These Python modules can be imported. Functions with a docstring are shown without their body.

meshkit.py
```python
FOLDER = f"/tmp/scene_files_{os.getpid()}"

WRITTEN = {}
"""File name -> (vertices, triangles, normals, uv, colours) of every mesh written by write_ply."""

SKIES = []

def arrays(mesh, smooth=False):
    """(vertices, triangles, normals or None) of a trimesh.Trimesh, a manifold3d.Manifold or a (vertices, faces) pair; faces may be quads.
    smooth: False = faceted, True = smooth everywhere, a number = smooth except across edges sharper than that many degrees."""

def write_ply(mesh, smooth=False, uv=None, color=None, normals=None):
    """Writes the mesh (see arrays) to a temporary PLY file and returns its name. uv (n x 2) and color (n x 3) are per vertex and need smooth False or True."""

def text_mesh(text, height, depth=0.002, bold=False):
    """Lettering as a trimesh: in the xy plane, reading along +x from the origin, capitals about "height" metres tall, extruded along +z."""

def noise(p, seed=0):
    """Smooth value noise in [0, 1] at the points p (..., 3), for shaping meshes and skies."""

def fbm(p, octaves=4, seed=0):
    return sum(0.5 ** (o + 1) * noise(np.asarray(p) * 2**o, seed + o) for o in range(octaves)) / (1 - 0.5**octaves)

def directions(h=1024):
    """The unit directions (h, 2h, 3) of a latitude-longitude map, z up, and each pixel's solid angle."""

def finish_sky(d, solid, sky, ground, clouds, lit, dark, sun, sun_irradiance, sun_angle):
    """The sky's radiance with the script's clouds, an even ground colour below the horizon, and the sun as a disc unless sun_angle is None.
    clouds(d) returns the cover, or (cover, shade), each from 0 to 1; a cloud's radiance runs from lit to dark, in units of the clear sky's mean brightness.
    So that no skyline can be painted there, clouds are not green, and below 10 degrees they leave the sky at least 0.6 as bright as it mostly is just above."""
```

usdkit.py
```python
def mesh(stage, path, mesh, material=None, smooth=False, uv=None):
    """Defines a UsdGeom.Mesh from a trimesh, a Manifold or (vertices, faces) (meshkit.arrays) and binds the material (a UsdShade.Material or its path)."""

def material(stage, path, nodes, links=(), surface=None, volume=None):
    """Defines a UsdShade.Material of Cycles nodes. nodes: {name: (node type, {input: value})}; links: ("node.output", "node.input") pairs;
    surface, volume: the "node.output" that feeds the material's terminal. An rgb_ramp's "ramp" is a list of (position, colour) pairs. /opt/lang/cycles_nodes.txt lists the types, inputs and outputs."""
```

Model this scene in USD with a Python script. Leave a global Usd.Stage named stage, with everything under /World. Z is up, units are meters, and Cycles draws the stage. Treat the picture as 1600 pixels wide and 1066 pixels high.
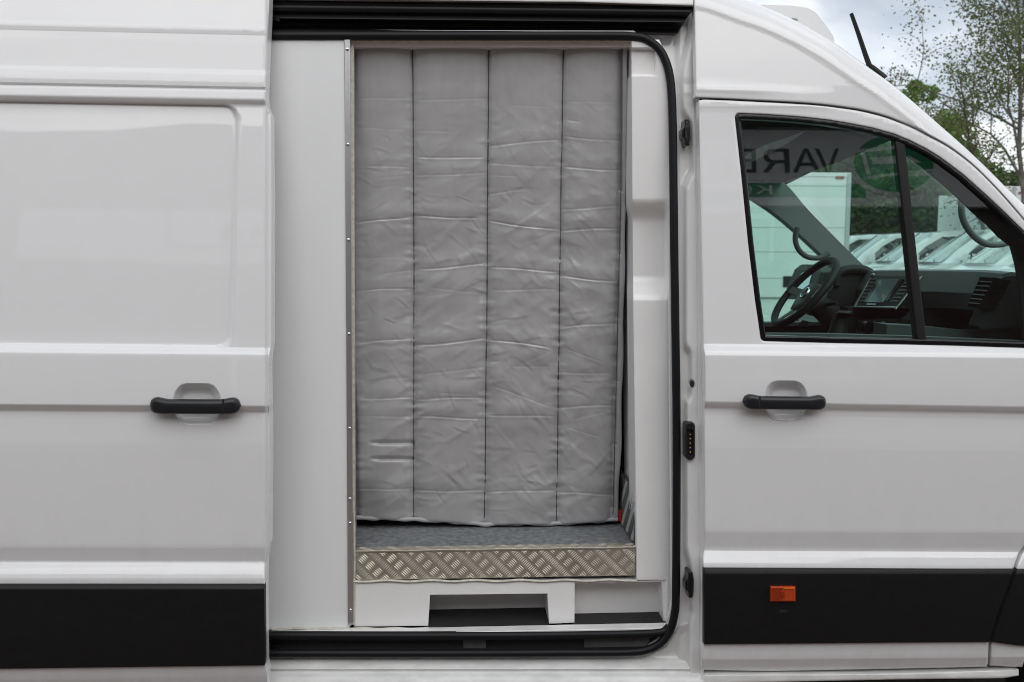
import math
import random
import numpy as np
import shapely
import trimesh
import manifold3d as m3
from shapely.geometry import Polygon, LineString, Point
from scipy.interpolate import PchipInterpolator
from pxr import Usd, UsdGeom, UsdLux, UsdShade, Gf, Sdf
import usdkit
import meshkit

# ------------------------------------------------------------------ stage, camera, sky, sun
stage = Usd.Stage.CreateInMemory()
UsdGeom.SetStageUpAxis(stage, UsdGeom.Tokens.z)
UsdGeom.SetStageMetersPerUnit(stage, 1.0)
stage.SetDefaultPrim(UsdGeom.Xform.Define(stage, '/World').GetPrim())
UsdGeom.Scope.Define(stage, '/World/Looks')

FPX = 1500.0                       # focal length in photo pixels (photo 1600 x 1066)
CAM = np.array([0.0, -2.8, 1.645])
YAW, PITCH, ROLL = math.radians(3.5), math.radians(5.25), math.radians(0.2)
EXPOSURE = 0.60
SKY_STRENGTH = 0.10
SUN_INTENSITY = 0.32
SUN_DIR = np.array([0.20, -0.82, 0.52]); SUN_DIR /= np.linalg.norm(SUN_DIR)

cF = np.array([math.sin(YAW) * math.cos(PITCH), math.cos(YAW) * math.cos(PITCH), -math.sin(PITCH)])
_r0 = np.array([math.cos(YAW), -math.sin(YAW), 0.0])
_u0 = np.cross(_r0, cF)
cR = _r0 * math.cos(ROLL) + _u0 * math.sin(ROLL)
cU = -_r0 * math.sin(ROLL) + _u0 * math.cos(ROLL)

cam = UsdGeom.Camera.Define(stage, '/World/camera')
cam.CreateHorizontalApertureAttr(36.0)
cam.CreateVerticalApertureAttr(36.0 * 682 / 1024)
cam.CreateFocalLengthAttr(36.0 * FPX / 1600)
cam.CreateClippingRangeAttr(Gf.Vec2f(0.05, 2000))
cam.AddTransformOp().Set(Gf.Matrix4d(*cR, 0, *cU, 0, *(-cF), 0, *CAM, 1))
cam.GetExposureAttr().Set(EXPOSURE)
cam.CreateFStopAttr(5.6)
cam.CreateFocusDistanceAttr(3.1)

sun_elev = math.asin(SUN_DIR[2]); sun_rot = math.atan2(SUN_DIR[0], SUN_DIR[1])
dome = UsdLux.DomeLight.Define(stage, '/World/sky')
sky_mat = usdkit.material(stage, '/World/Looks/sky_look', {
    'tc': ('texture_coordinate', {}),
    'mp': ('mapping', {'scale': (1.0, 1.0, 2.6)}),
    'sky': ('sky_texture', {'sky_type': 'single_scattering', 'sun_disc': False, 'sun_elevation': sun_elev, 'sun_rotation': sun_rot, 'altitude': 100.0, 'air_density': 1.0, 'aerosol_density': 2.0, 'ozone_density': 1.0}),
    'n1': ('noise_texture', {'scale': 2.6, 'detail': 7.0, 'roughness': 0.56, 'distortion': 0.35}),
    'n2': ('noise_texture', {'scale': 4.1, 'detail': 5.0, 'roughness': 0.5, 'distortion': 0.6}),
    'cover': ('rgb_ramp', {'ramp': [(0.0, (0.62,) * 3), (0.40, (0.80,) * 3), (0.55, (1.0,) * 3), (1.0, (1.0,) * 3)]}),
    'shade': ('rgb_ramp', {'ramp': [(0.30, (3.3, 3.7, 4.35)), (0.47, (5.0, 5.35, 5.8)), (0.64, (8.3, 8.4, 8.45))]}),
    'mix': ('mix_color', {'use_clamp': False}),
    'bg': ('background_shader', {'strength': SKY_STRENGTH}),
}, [('tc.generated', 'mp.vector'), ('mp.vector', 'n1.vector'), ('mp.vector', 'n2.vector'), ('n1.fac', 'cover.fac'), ('n2.fac', 'shade.fac'),
    ('sky.color', 'mix.a'), ('shade.color', 'mix.b'), ('cover.color', 'mix.fac'), ('mix.result', 'bg.color')], surface='bg.background')
UsdShade.MaterialBindingAPI.Apply(dome.GetPrim()).Bind(sky_mat)
dome.GetPrim().SetCustomDataByKey('kind', 'structure')

sun = UsdLux.DistantLight.Define(stage, '/World/sun')
sun.CreateNormalizeAttr(True); sun.CreateIntensityAttr(SUN_INTENSITY); sun.CreateAngleAttr(75.0); sun.CreateColorAttr(Gf.Vec3f(1.0, 0.985, 0.96))
_z = SUN_DIR; _x = np.cross([0, 0, 1.0], _z); _x /= np.linalg.norm(_x); _y = np.cross(_z, _x)
sun.AddTransformOp().Set(Gf.Matrix4d(*_x, 0, *_y, 0, *_z, 0, 0, 0, 30, 1))

# ------------------------------------------------------------------ naming helpers
_used = {}
def numbered(parent, name):
    k = (parent, name); n = _used.get(k, -1) + 1; _used[k] = n
    return name if n == 0 else f'{name}_{n:03d}'
def tag(p, label=None, cat=None, group=None, kind=None):
    p = p.GetPrim() if hasattr(p, 'GetPrim') else p
    for k, v in (('label', label), ('category', cat), ('group', group), ('kind', kind)):
        if v: p.SetCustomDataByKey(k, v)
    return p
def xf(name, loc=(0, 0, 0), rotz=0.0, parent='/World', label=None, cat=None, group=None, kind=None):
    path = f'{parent}/{numbered(parent, name)}'
    x = UsdGeom.Xform.Define(stage, path)
    x.AddTranslateOp().Set(Gf.Vec3d(*map(float, loc)))
    if rotz: x.AddRotateZOp().Set(float(rotz))
    tag(x, label, cat, group, kind)
    return path
_origin = {}
def obj(parent, name, mesh, mat, smooth=False, label=None, cat=None, group=None, kind=None):
    """one Mesh prim under parent; mesh in the parent's space. Returns its path."""
    path = f'{parent}/{numbered(parent, name)}'
    m = usdkit.mesh(stage, path, mesh, mat, smooth=smooth)
    tag(m, label, cat, group, kind)
    return path
def dup(src, name, loc, rotz, label=None, group=None, cat=None):
    path = f'/World/{numbered("/World", name)}'
    x = UsdGeom.Xform.Define(stage, path)
    x.AddTranslateOp().Set(Gf.Vec3d(*map(float, loc)))
    if rotz or UsdGeom.Xformable(stage.GetPrimAtPath(src)).GetOrderedXformOps()[1:]: x.AddRotateZOp().Set(float(rotz))
    if name == 'parked_van': x.AddScaleOp().Set(Gf.Vec3f(1.12, 1.08, 1.14))
    x.GetPrim().GetReferences().AddInternalReference(src)
    x.GetPrim().SetInstanceable(True)
    tag(x, label, cat, group)
    return path

# ------------------------------------------------------------------ photo pixel -> point at depth y (y: metres into the van from its side)
def W(u, v, y):
    u, v, y = np.broadcast_arrays(np.asarray(u, float), np.asarray(v, float), np.asarray(y, float))
    d = cF + ((u - 800) / FPX)[..., None] * cR - ((v - 533) / FPX)[..., None] * cU
    t = (y - CAM[1]) / d[..., 1]
    return CAM + t[..., None] * d
_yb = PchipInterpolator([0.0, .2, .42, .6, .8, 1.15, 1.4, 2.05, 2.35, 2.6, 3.2], [.08, .06, .03, .010, .0, .0, .018, .090, .128, .165, .27])
def ybody(z): return _yb(np.clip(z, 0, 3.2))
GZ0, GY0, GZ1, GY1 = 1.40, .030, 2.05, .104
def yglass(z): return GY0 + (np.asarray(z) - GZ0) * (GY1 - GY0) / (GZ1 - GZ0)
def lift(u, v, yfn, dy=0.0):
    y = np.zeros(np.broadcast(np.asarray(u), np.asarray(v)).shape)
    for _ in range(6):
        y = yfn(W(u, v, y)[..., 2]) + dy
    return W(u, v, y)

# ------------------------------------------------------------------ mesh helpers
def cat_(ms): return trimesh.util.concatenate([m if isinstance(m, trimesh.Trimesh) else trimesh.Trimesh(*meshkit.arrays(m)[:2], process=False) for m in ms])
def box(c, s, r=0.0):
    c, s = np.asarray(c, float), np.asarray(s, float) / 2
    r = min(r, 0.9 * s.min())
    if r <= 0:
        m = trimesh.creation.box(extents=2 * s); m.apply_translation(c); return m
    pts = []
    for sx in (-1, 1):
        for sy in (-1, 1):
            for sz in (-1, 1):
                sg = np.array([sx, sy, sz])
                for k in range(3):
                    p = s - r; p = p.copy(); p[k] = s[k]; pts.append(c + sg * p)
                q = s - r * 0.35; pts.append(c + sg * q) if False else None
    return trimesh.convex.convex_hull(np.array(pts))
def bxy(x0, x1, y0, y1, z0, z1, r=0.0): return box(((x0 + x1) / 2, (y0 + y1) / 2, (z0 + z1) / 2), (abs(x1 - x0), abs(y1 - y0), abs(z1 - z0)), r)
def hull(pts): return trimesh.convex.convex_hull(np.asarray(pts, float))
def tube(path, rad, n=10, caps=True, closed=False):
    P = np.asarray(path, float); N = len(P)
    R = np.broadcast_to(np.asarray(rad, float), (N,))
    T = np.gradient(P, axis=0) if not closed else np.roll(P, -1, 0) - np.roll(P, 1, 0)
    T /= np.linalg.norm(T, axis=1, keepdims=True) + 1e-12
    a = np.array([0, 0, 1.0]) if abs(T[0][2]) < .9 else np.array([1.0, 0, 0])
    nx = np.cross(T[0], a); nx /= np.linalg.norm(nx)
    V = []
    for i in range(N):
        nx = nx - T[i] * (nx @ T[i]); nx /= np.linalg.norm(nx); ny = np.cross(T[i], nx)
        an = np.arange(n) * 2 * math.pi / n
        V.append(P[i] + R[i] * (np.cos(an)[:, None] * nx + np.sin(an)[:, None] * ny))
    V = np.vstack(V); F = []
    for i in range(N if closed else N - 1):
        j = (i + 1) % N
        for k in range(n):
            a0, a1, b0, b1 = i * n + k, i * n + (k + 1) % n, j * n + k, j * n + (k + 1) % n
            F += [(a0, a1, b1), (a0, b1, b0)]
    if caps and not closed:
        for i, flip in ((0, True), (N - 1, False)):
            c = len(V); V = np.vstack([V, P[i]])
            for k in range(n):
                t = (c, i * n + k, i * n + (k + 1) % n)
                F.append(t[::-1] if flip else t)
    m = trimesh.Trimesh(V, F, process=False); return m
def smooth_path(pts, n=8, closed=False):
    """Catmull-Rom through the points"""
    P = np.asarray(pts, float); L = len(P); out = []
    for i in range(L if closed else L - 1):
        p0 = P[(i - 1) % L] if closed or i > 0 else 2 * P[0] - P[1]
        p1, p2 = P[i], P[(i + 1) % L]
        p3 = P[(i + 2) % L] if closed or i + 2 < L else 2 * P[-1] - P[-2]
        for t in np.arange(n) / n:
            out.append(.5 * ((2 * p1) + (-p0 + p2) * t + (2 * p0 - 5 * p1 + 4 * p2 - p3) * t * t + (-p0 + 3 * p1 - 3 * p2 + p3) * t ** 3))
    if not closed: out.append(P[-1])
    return np.array(out)
def tri2d(poly):
    g = shapely.get_parts(shapely.constrained_delaunay_triangles(poly))
    c = shapely.get_coordinates(g).reshape(-1, 4, 2)[:, :3]
    return c
def grid_tri(poly, ul, vl, rings=()):
    """triangles of a 2-D polygon cut by a grid and by inner rings -> verts (n,2), faces"""
    regs, prev = [], poly
    for r in rings:
        inner = poly.buffer(-r, join_style='mitre')
        if inner.is_empty: break
        regs.append(prev.difference(inner)); prev = inner
    regs.append(prev)
    u0, v0, u1, v1 = poly.bounds
    ul = np.unique(np.round(np.r_[u0 - 1, [x for x in ul if u0 < x < u1], u1 + 1], 3))
    vl = np.unique(np.round(np.r_[v0 - 1, [x for x in vl if v0 < x < v1], v1 + 1], 3))
    A, B = np.meshgrid(np.arange(len(ul) - 1), np.arange(len(vl) - 1), indexing='ij'); A, B = A.ravel(), B.ravel()
    cells = shapely.box(ul[A], vl[B], ul[A + 1], vl[B + 1])
    tris = []
    for reg in regs:
        if reg.is_empty: continue
        shapely.prepare(reg)
        ins = shapely.contains(reg, cells)
        a, b = A[ins], B[ins]
        p00, p10, p11, p01 = (np.stack([ul[a + i], vl[b + j]], 1) for i, j in ((0, 0), (1, 0), (1, 1), (0, 1)))
        if len(a): tris += [np.stack([p00, p10, p11], 1), np.stack([p00, p11, p01], 1)]
        hit = shapely.intersects(reg, cells) & ~ins
        if hit.any():
            g = shapely.get_parts(shapely.intersection(cells[hit], reg))
            g = g[(shapely.get_type_id(g) == 3) & (shapely.area(g) > 1e-5)]
            if len(g):
                t = shapely.get_parts(shapely.constrained_delaunay_triangles(g))
                tris.append(shapely.get_coordinates(t).reshape(-1, 4, 2)[:, :3])
    T = np.concatenate(tris)
    e1, e2 = T[:, 1] - T[:, 0], T[:, 2] - T[:, 0]
    ar = e1[:, 0] * e2[:, 1] - e1[:, 1] * e2[:, 0]
    T = np.where((ar < 0)[:, None, None], T[:, ::-1], T)[np.abs(ar) > 1e-7]
    V, inv = np.unique(np.round(T.reshape(-1, 2), 2), axis=0, return_inverse=True)
    F = inv.reshape(-1, 3)
    F = F[(F[:, 0] != F[:, 1]) & (F[:, 1] != F[:, 2]) & (F[:, 0] != F[:, 2])]
    return V, F
def boundary(F):
    E = np.vstack([F[:, [0, 1]], F[:, [1, 2]], F[:, [2, 0]]])
    key = np.sort(E, 1); _, idx, cnt = np.unique(key, axis=0, return_index=True, return_counts=True)
    return E[idx[cnt == 1]]
def rnd(poly, r, q=6):
    """round a polygon's convex corners"""
    p = poly if isinstance(poly, Polygon) else Polygon(poly)
    return p.buffer(-r, quad_segs=q).buffer(r, quad_segs=q)
def lines(a, b, step, extra=()): return sorted(set(np.round(np.r_[np.arange(a, b, step), list(extra)], 3)))
def around(vs, offs=(-3, -1.5, 0, 1.5, 3)): return [v + o for v in vs for o in offs]
def panel(poly, yfn, dyfn=None, us=(), vs=(), warp=None, bevel=4.0, depth=.006, thick=.03, flange=None):
    """A pressed sheet over a polygon of photo pixels: skin yfn(z) + dyfn(u, v) metres (positive = into the van), rolled edges and a return flange."""
    poly = poly if isinstance(poly, Polygon) else Polygon(poly)
    if warp is not None:
        def to(c):
            c = np.asarray(c, float)[:, :2]; w = c[:, 1].copy()
            for _ in range(8): w = c[:, 1] - (c[:, 0] - warp[0]) * np.interp(w, warp[1], warp[2])
            return np.stack([c[:, 0], w], 1)
        poly = shapely.transform(shapely.segmentize(poly, 12.0), to)
    else:
        poly = shapely.segmentize(poly, 12.0)
    rings = [bevel * k for k in (.12, .35, 1.0)] if bevel else []
    V, F = grid_tri(poly, us, vs, rings)
    u, w = V[:, 0], V[:, 1]
    v = w + (u - warp[0]) * np.interp(w, warp[1], warp[2]) if warp is not None else w
    dy = np.zeros(len(V))
    if dyfn is not None: dy = dy + dyfn(u, w)
    if bevel:
        d = shapely.distance(shapely.points(V), poly.boundary)
        t = np.clip(1 - d / bevel, 0, 1)
        dy = dy + depth * (1 - np.sqrt(np.clip(1 - t * t, 0, 1)))
    P = lift(u, v, yfn, dy)
    Fm = F[:, ::-1]                       # pixel v points down: flip so that normals face the camera
    n = np.cross(P[Fm[:, 1]] - P[Fm[:, 0]], P[Fm[:, 2]] - P[Fm[:, 0]])
    if n[:, 1].sum() > 0: Fm = F
    E = boundary(Fm)
    if flange is None: off = np.tile([0, thick, 0], (len(P), 1))
    else: off = flange(P, V)
    ids = np.unique(E); mp = {a: len(P) + i for i, a in enumerate(ids)}
    P2 = np.vstack([P, P[ids] + off[ids]])
    S = [(b, a, mp[a]) for a, b in E] + [(b, mp[a], mp[b]) for a, b in E]
    return trimesh.Trimesh(P2, np.vstack([Fm, np.array(S)]), process=False)
def slab(poly, y0, y1, yfn=None):
    """A straight prism from a polygon of photo pixels seen at depth y0, going back to y1 (closed)."""
    poly = poly if isinstance(poly, Polygon) else Polygon(poly)
    T = tri2d(poly); V, inv = np.unique(np.round(T.reshape(-1, 2), 3), axis=0, return_inverse=True); F = inv.reshape(-1, 3)
    P = W(V[:, 0], V[:, 1], y0)
    n = np.cross(P[F[:, 1]] - P[F[:, 0]], P[F[:, 2]] - P[F[:, 0]])
    F = np.where((n[:, 1] > 0)[:, None], F[:, ::-1], F)
    Q = P.copy(); Q[:, 1] = y1; N = len(P)
    E = boundary(F)
    S = [(b, a, a + N) for a, b in E] + [(b, a + N, b + N) for a, b in E]
    return trimesh.Trimesh(np.vstack([P, Q]), np.vstack([F, F[:, ::-1] + N, S]), process=False)
def quadface(c, s0, s1, t0, t1, off=0.0, th=.004):
    """A thin box on the bilinear face with corners c = TL, TR, BR, BL, between fractions s (across) and t (down)."""
    TL, TR, BR, BL = map(np.asarray, c)
    def at(s, t): return (TL * (1 - s) + TR * s) * (1 - t) + (BL * (1 - s) + BR * s) * t
    n = np.cross(TR - TL, BL - TL); n /= np.linalg.norm(n)
    if n @ (CAM - TL) < 0: n = -n
    q = [at(s0, t0), at(s1, t0), at(s1, t1), at(s0, t1)]
    return hull([p + n * (off + th) for p in q] + [p + n * (off - .002) for p in q])
def lathe(prof, n=32):
    return trimesh.creation.revolve(np.asarray(prof, float), sections=n)

# ------------------------------------------------------------------ materials
MAT = {}
def mat(name, col, rough=.5, metal=0.0, spec=.5, noise=None, bump=None, coat=0.0, **kw):
    """noise: (scale, amount 0..1, stretch) colour variation; bump: (scale, strength, distance, stretch)"""
    nodes = {'p': ('principled_bsdf', {'base_color': col, 'roughness': rough, 'metallic': metal, 'specular_ior_level': spec, 'coat_weight': coat, **kw})}
    links = []
    if noise or bump: nodes['tc'] = ('geometry', {})
    if noise:
        s, a, st = noise
        nodes['mp'] = ('mapping', {'scale': st}); nodes['n'] = ('noise_texture', {'scale': s, 'detail': 5.0, 'roughness': .6})
        c = np.asarray(col, float)
        nodes['r'] = ('rgb_ramp', {'ramp': [(.25, tuple(c * (1 - a))), (.5, tuple(c)), (.75, tuple(np.minimum(c * (1 + a), 1)))]})
        links += [('tc.position', 'mp.vector'), ('mp.vector', 'n.vector'), ('n.fac', 'r.fac'), ('r.color', 'p.base_color')]
    if bump:
        s, stg, dist, st = bump
        nodes['mb'] = ('mapping', {'scale': st}); nodes['nb'] = ('noise_texture', {'scale': s, 'detail': 3.0})
        nodes['b'] = ('bump', {'strength': stg, 'distance': dist})
        links += [('tc.position', 'mb.vector'), ('mb.vector', 'nb.vector'), ('nb.fac', 'b.height'), ('b.normal', 'p.normal')]
    MAT[name] = usdkit.material(stage, f'/World/Looks/{name}', nodes, links, surface='p.BSDF')
    return MAT[name]
I3 = (1, 1, 1)
MAT['white_paint'] = usdkit.material(stage, '/World/Looks/white_paint', {
    'g': ('geometry', {}), 's': ('separate_xyz', {}),
    'm1': ('mapping', {'scale': (1.0, 1.0, .35)}), 'n1': ('noise_texture', {'scale': 14.0, 'detail': 8.0, 'roughness': .7}),
    'zr': ('map_range', {'from_min': 1.0, 'from_max': .40, 'to_min': .10, 'to_max': .85, 'clamp': True}),
    'nr': ('rgb_ramp', {'ramp': [(.42, (0, 0, 0)), (.72, (.22, .22, .22)), (.85, (.35, .35, .35))]}),
    'f': ('math', {'math_type': 'multiply'}),
    'c': ('mix_color', {'a': (.785, .785, .79), 'b': (.46, .41, .35)}),
    'n2': ('noise_texture', {'scale': 3.2, 'detail': 1.0}), 'b': ('bump', {'strength': .035, 'distance': .02}),
    'r': ('mix_float', {'a': .02, 'b': .16}),
    'p': ('principled_bsdf', {'roughness': .24, 'specular_ior_level': .15, 'coat_weight': 1.0, 'coat_ior': 1.55})},
    [('g.position', 's.vector'), ('g.position', 'm1.vector'), ('m1.vector', 'n1.vector'), ('g.position', 'n2.vector'), ('s.z', 'zr.value'), ('n1.fac', 'nr.fac'),
     ('nr.color', 'f.value1'), ('zr.result', 'f.value2'), ('f.value', 'c.fac'), ('c.result', 'p.base_color'), ('f.value', 'r.fac'), ('r.result', 'p.coat_roughness'),
     ('n2.fac', 'b.height'), ('b.normal', 'p.coat_normal')], surface='p.BSDF')
mat('jamb_paint', (.76, .755, .745), .3, coat=.6, coat_roughness=.06, noise=(5, .05, I3))
mat('sill_paint', (.70, .695, .68), .32, coat=.4, coat_roughness=.1, noise=(28, .16, (.4, 1, 1)))
mat('gelcoat', (.86, .85, .84), .3, coat=.3, coat_roughness=.12, noise=(4, .04, I3))
mat('gelcoat_wall', (.85, .86, .86), .24, coat=.5, coat_roughness=.1, noise=(3, .04, (1, 1, .3)))
mat('cream_sealant', (.55, .53, .46), .7, noise=(60, .3, I3), bump=(90, .6, .002, I3))
mat('black_trim', (.007, .007, .0075), .48, spec=.3, noise=(30, .2, I3), bump=(650, .25, .0008, I3))
mat('handle_black', (.009, .010, .013), .36, bump=(1200, .12, .0004, I3))
mat('black_rubber', (.006, .0065, .008), .45, spec=.25, noise=(30, .2, I3))
mat('dark_well', (.010, .010, .011), .6, noise=(20, .4, I3))
mat('grey_bracket', (.09, .09, .088), .6, noise=(30, .3, I3))
mat('gloss_black', (.005, .005, .006), .2, spec=.35)
mat('aluminium', (.72, .72, .73), .34, 1.0, noise=(6, .08, (1, 1, .4)), bump=(300, .05, .0005, (1, 1, .02)))
mat('tread_plate', (.52, .475, .40), .38, .75, noise=(7, .22, I3), bump=(150, .15, .001, I3))
mat('tread_bar', (.62, .57, .48), .38, .7, noise=(9, .3, I3))
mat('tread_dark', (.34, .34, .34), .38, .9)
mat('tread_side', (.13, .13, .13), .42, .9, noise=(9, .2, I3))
mat('carpet', (.205, .215, .222), .95, spec=.1, noise=(55, .45, I3), bump=(420, .9, .003, I3))
mat('rubber_mat', (.014, .014, .014), .8, noise=(90, .4, I3), bump=(500, .8, .002, (1, 1, .2)))
mat('curtain_cloth', (.43, .425, .43), .30, spec=.75, noise=(22, .07, (1, 1, .2)), bump=(700, .30, .0008, (1, 1, .08)))
mat('curtain_hem', (.40, .40, .405), .5, noise=(40, .06, I3), bump=(900, .2, .0006, I3))
mat('seam_thread', (.10, .10, .105), .7)
mat('dark_interior', (.30, .27, .23), .8, noise=(4, .2, I3))
mat('cab_dark', (.013, .0145, .015), .62, bump=(500, .25, .0008, I3))
mat('cab_grey', (.085, .09, .092), .55, bump=(500, .25, .0008, I3))
mat('cab_light', (.26, .27, .27), .6)
mat('cab_pillar', (.20, .205, .21), .65)
mat('vent_grey', (.16, .165, .165), .45)
mat('headliner', (.05, .05, .045), .9)
mat('chrome', (.75, .75, .76), .18, 1.0)
mat('satin_silver', (.5, .51, .52), .3, 1.0)
mat('screen_glass', (.085, .115, .115), .25, coat=.3)
mat('amber_lens', (.50, .050, .006), .14, spec=.6, coat=.6)
mat('amber_bright', (.85, .16, .02), .2)
mat('amber_dark', (.28, .025, .004), .25)
mat('red_plastic', (.62, .02, .015), .35)
mat('marker_red', (.22, .05, .05), .5)
mat('gold_contact', (.7, .5, .2), .3, 1.0)
mat('unit_white', (.80, .80, .80), .35)
mat('trailer_white', (.70, .71, .70), .45, noise=(2, .06, (1, 1, .3)))
mat('trailer_trim', (.42, .43, .43), .5)
mat('car_white', (.72, .73, .74), .25, coat=1.0, coat_roughness=.03)
mat('car_dark', (.012, .013, .014), .3)
mat('car_lamp', (.5, .52, .54), .1, coat=.6)
mat('tyre_rubber', (.012, .012, .012), .8)
mat('rim_silver', (.4, .4, .41), .35, .9)
mat('sign_white', (.82, .82, .82), .4)
mat('sign_green', (.008, .28, .09), .4)
mat('sign_black', (.02, .022, .02), .45)
mat('sign_grey', (.03, .03, .032), .5)
mat('roof_tiles', (.03, .028, .027), .7, noise=(8, .3, I3))
mat('white_frame', (.7, .7, .69), .4)
mat('asphalt', (.075, .072, .069), .9, noise=(2.5, .3, I3), bump=(180, .7, .006, I3))
mat('bark_birch', (.12, .105, .09), .85, noise=(9, .6, (1, 1, .5)))
mat('bark_brown', (.07, .055, .042), .9, noise=(12, .4, I3))
def leafmat(name, c, var=.35):
    c = np.asarray(c)
    MAT[name] = usdkit.material(stage, f'/World/Looks/{name}', {
        'g': ('geometry', {}), 'r': ('rgb_ramp', {'ramp': [(0, tuple(c * (1 - var))), (.6, tuple(c)), (1, tuple(c * (1 + var)))]}),
        'p': ('principled_bsdf', {'roughness': .45, 'specular_ior_level': .4}), 't': ('translucent_bsdf', {}), 'm': ('mix_closure', {'fac': .35})},
        [('g.random_per_island', 'r.fac'), ('r.color', 'p.base_color'), ('r.color', 't.color'), ('p.BSDF', 'm.closure1'), ('t.BSDF', 'm.closure2')], surface='m.closure')
leafmat('leaf_birch', (.20, .26, .085), .5)
leafmat('leaf_bright', (.17, .32, .03))
leafmat('leaf_dark', (.048, .095, .022))
leafmat('leaf_mid', (.07, .13, .03))
def panemat(name, tint, f0=.08):
    MAT[name] = usdkit.material(stage, f'/World/Looks/{name}', {
        'lw': ('layer_weight', {'blend': .5}), 'pw': ('math', {'math_type': 'power', 'value2': 5.0}),
        'ma': ('math', {'math_type': 'multiply_add', 'value2': 1 - f0, 'value3': f0}),
        't': ('transparent_bsdf', {'color': tint}), 'g': ('glossy_bsdf', {'color': (1, 1, 1), 'roughness': 0.0}), 'm': ('mix_closure', {})},
        [('lw.facing', 'pw.value1'), ('pw.value', 'ma.value1'), ('ma.value', 'm.fac'), ('t.BSDF', 'm.closure1'), ('g.BSDF', 'm.closure2')], surface='m.closure')
panemat('side_glass', (.74, .955, .895), .095)
panemat('screen_pane', (.86, .98, .945), .06)
panemat('far_glass', (.86, .98, .945), .06)
MAT['car_glass'] = mat('car_glass', (.02, .028, .028), .03, spec=.8)
mat('car_windscreen', (.20, .24, .225), .03, spec=.5, ior=2.3, coat=1.0, coat_roughness=.02)
# bricks of the building behind the camera and block paving, both seen only as reflections
MAT['brick_wall'] = usdkit.material(stage, '/World/Looks/brick_wall', {
    'g': ('geometry', {}), 's': ('separate_xyz', {}), 'c': ('combine_xyz', {}),
    'b': ('brick_texture', {'scale': 1.0, 'color1': (.075, .024, .016), 'color2': (.052, .018, .012), 'mortar': (.075, .068, .06), 'mortar_size': .006, 'brick_width': .24, 'row_height': .075}),
    'p': ('principled_bsdf', {'roughness': .85})},
    [('g.position', 's.vector'), ('s.x', 'c.x'), ('s.z', 'c.y'), ('c.vector', 'b.vector'), ('b.color', 'p.base_color')], surface='p.BSDF')
MAT['block_paving'] = usdkit.material(stage, '/World/Looks/block_paving', {
    'g': ('geometry', {}), 'b': ('brick_texture', {'scale': 1.0, 'color1': (.150, .108, .083), 'color2': (.120, .088, .068), 'mortar': (.075, .065, .058), 'mortar_size': .004, 'brick_width': .21, 'row_height': .105}),
    'p': ('principled_bsdf', {'roughness': .9})},
    [('g.position', 'b.vector'), ('b.color', 'p.base_color')], surface='p.BSDF')

# ------------------------------------------------------------------ ground
gx = np.array([[-250, -250, 0], [250, -250, 0], [250, 400, 0], [-250, 400, 0]], float)
obj('/World', 'ground', (gx, [[0, 1, 2, 3]]), MAT['asphalt'], kind='structure', label='grey asphalt yard around the vans', cat='ground')
pv = np.array([[-30, -11.8, .004], [30, -11.8, .004], [30, 3.0, .004], [-30, 3.0, .004]], float)
obj('/World', 'pavement', (pv, [[0, 1, 2, 3]]), MAT['block_paving'], kind='structure', label='brown block paving in front of the brick building', cat='pavement')

# ================================================================== THE VAN
VAN = xf('delivery_van', label='large white refrigerated delivery van with its side door slid open', cat='van')
P = MAT['white_paint']

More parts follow.
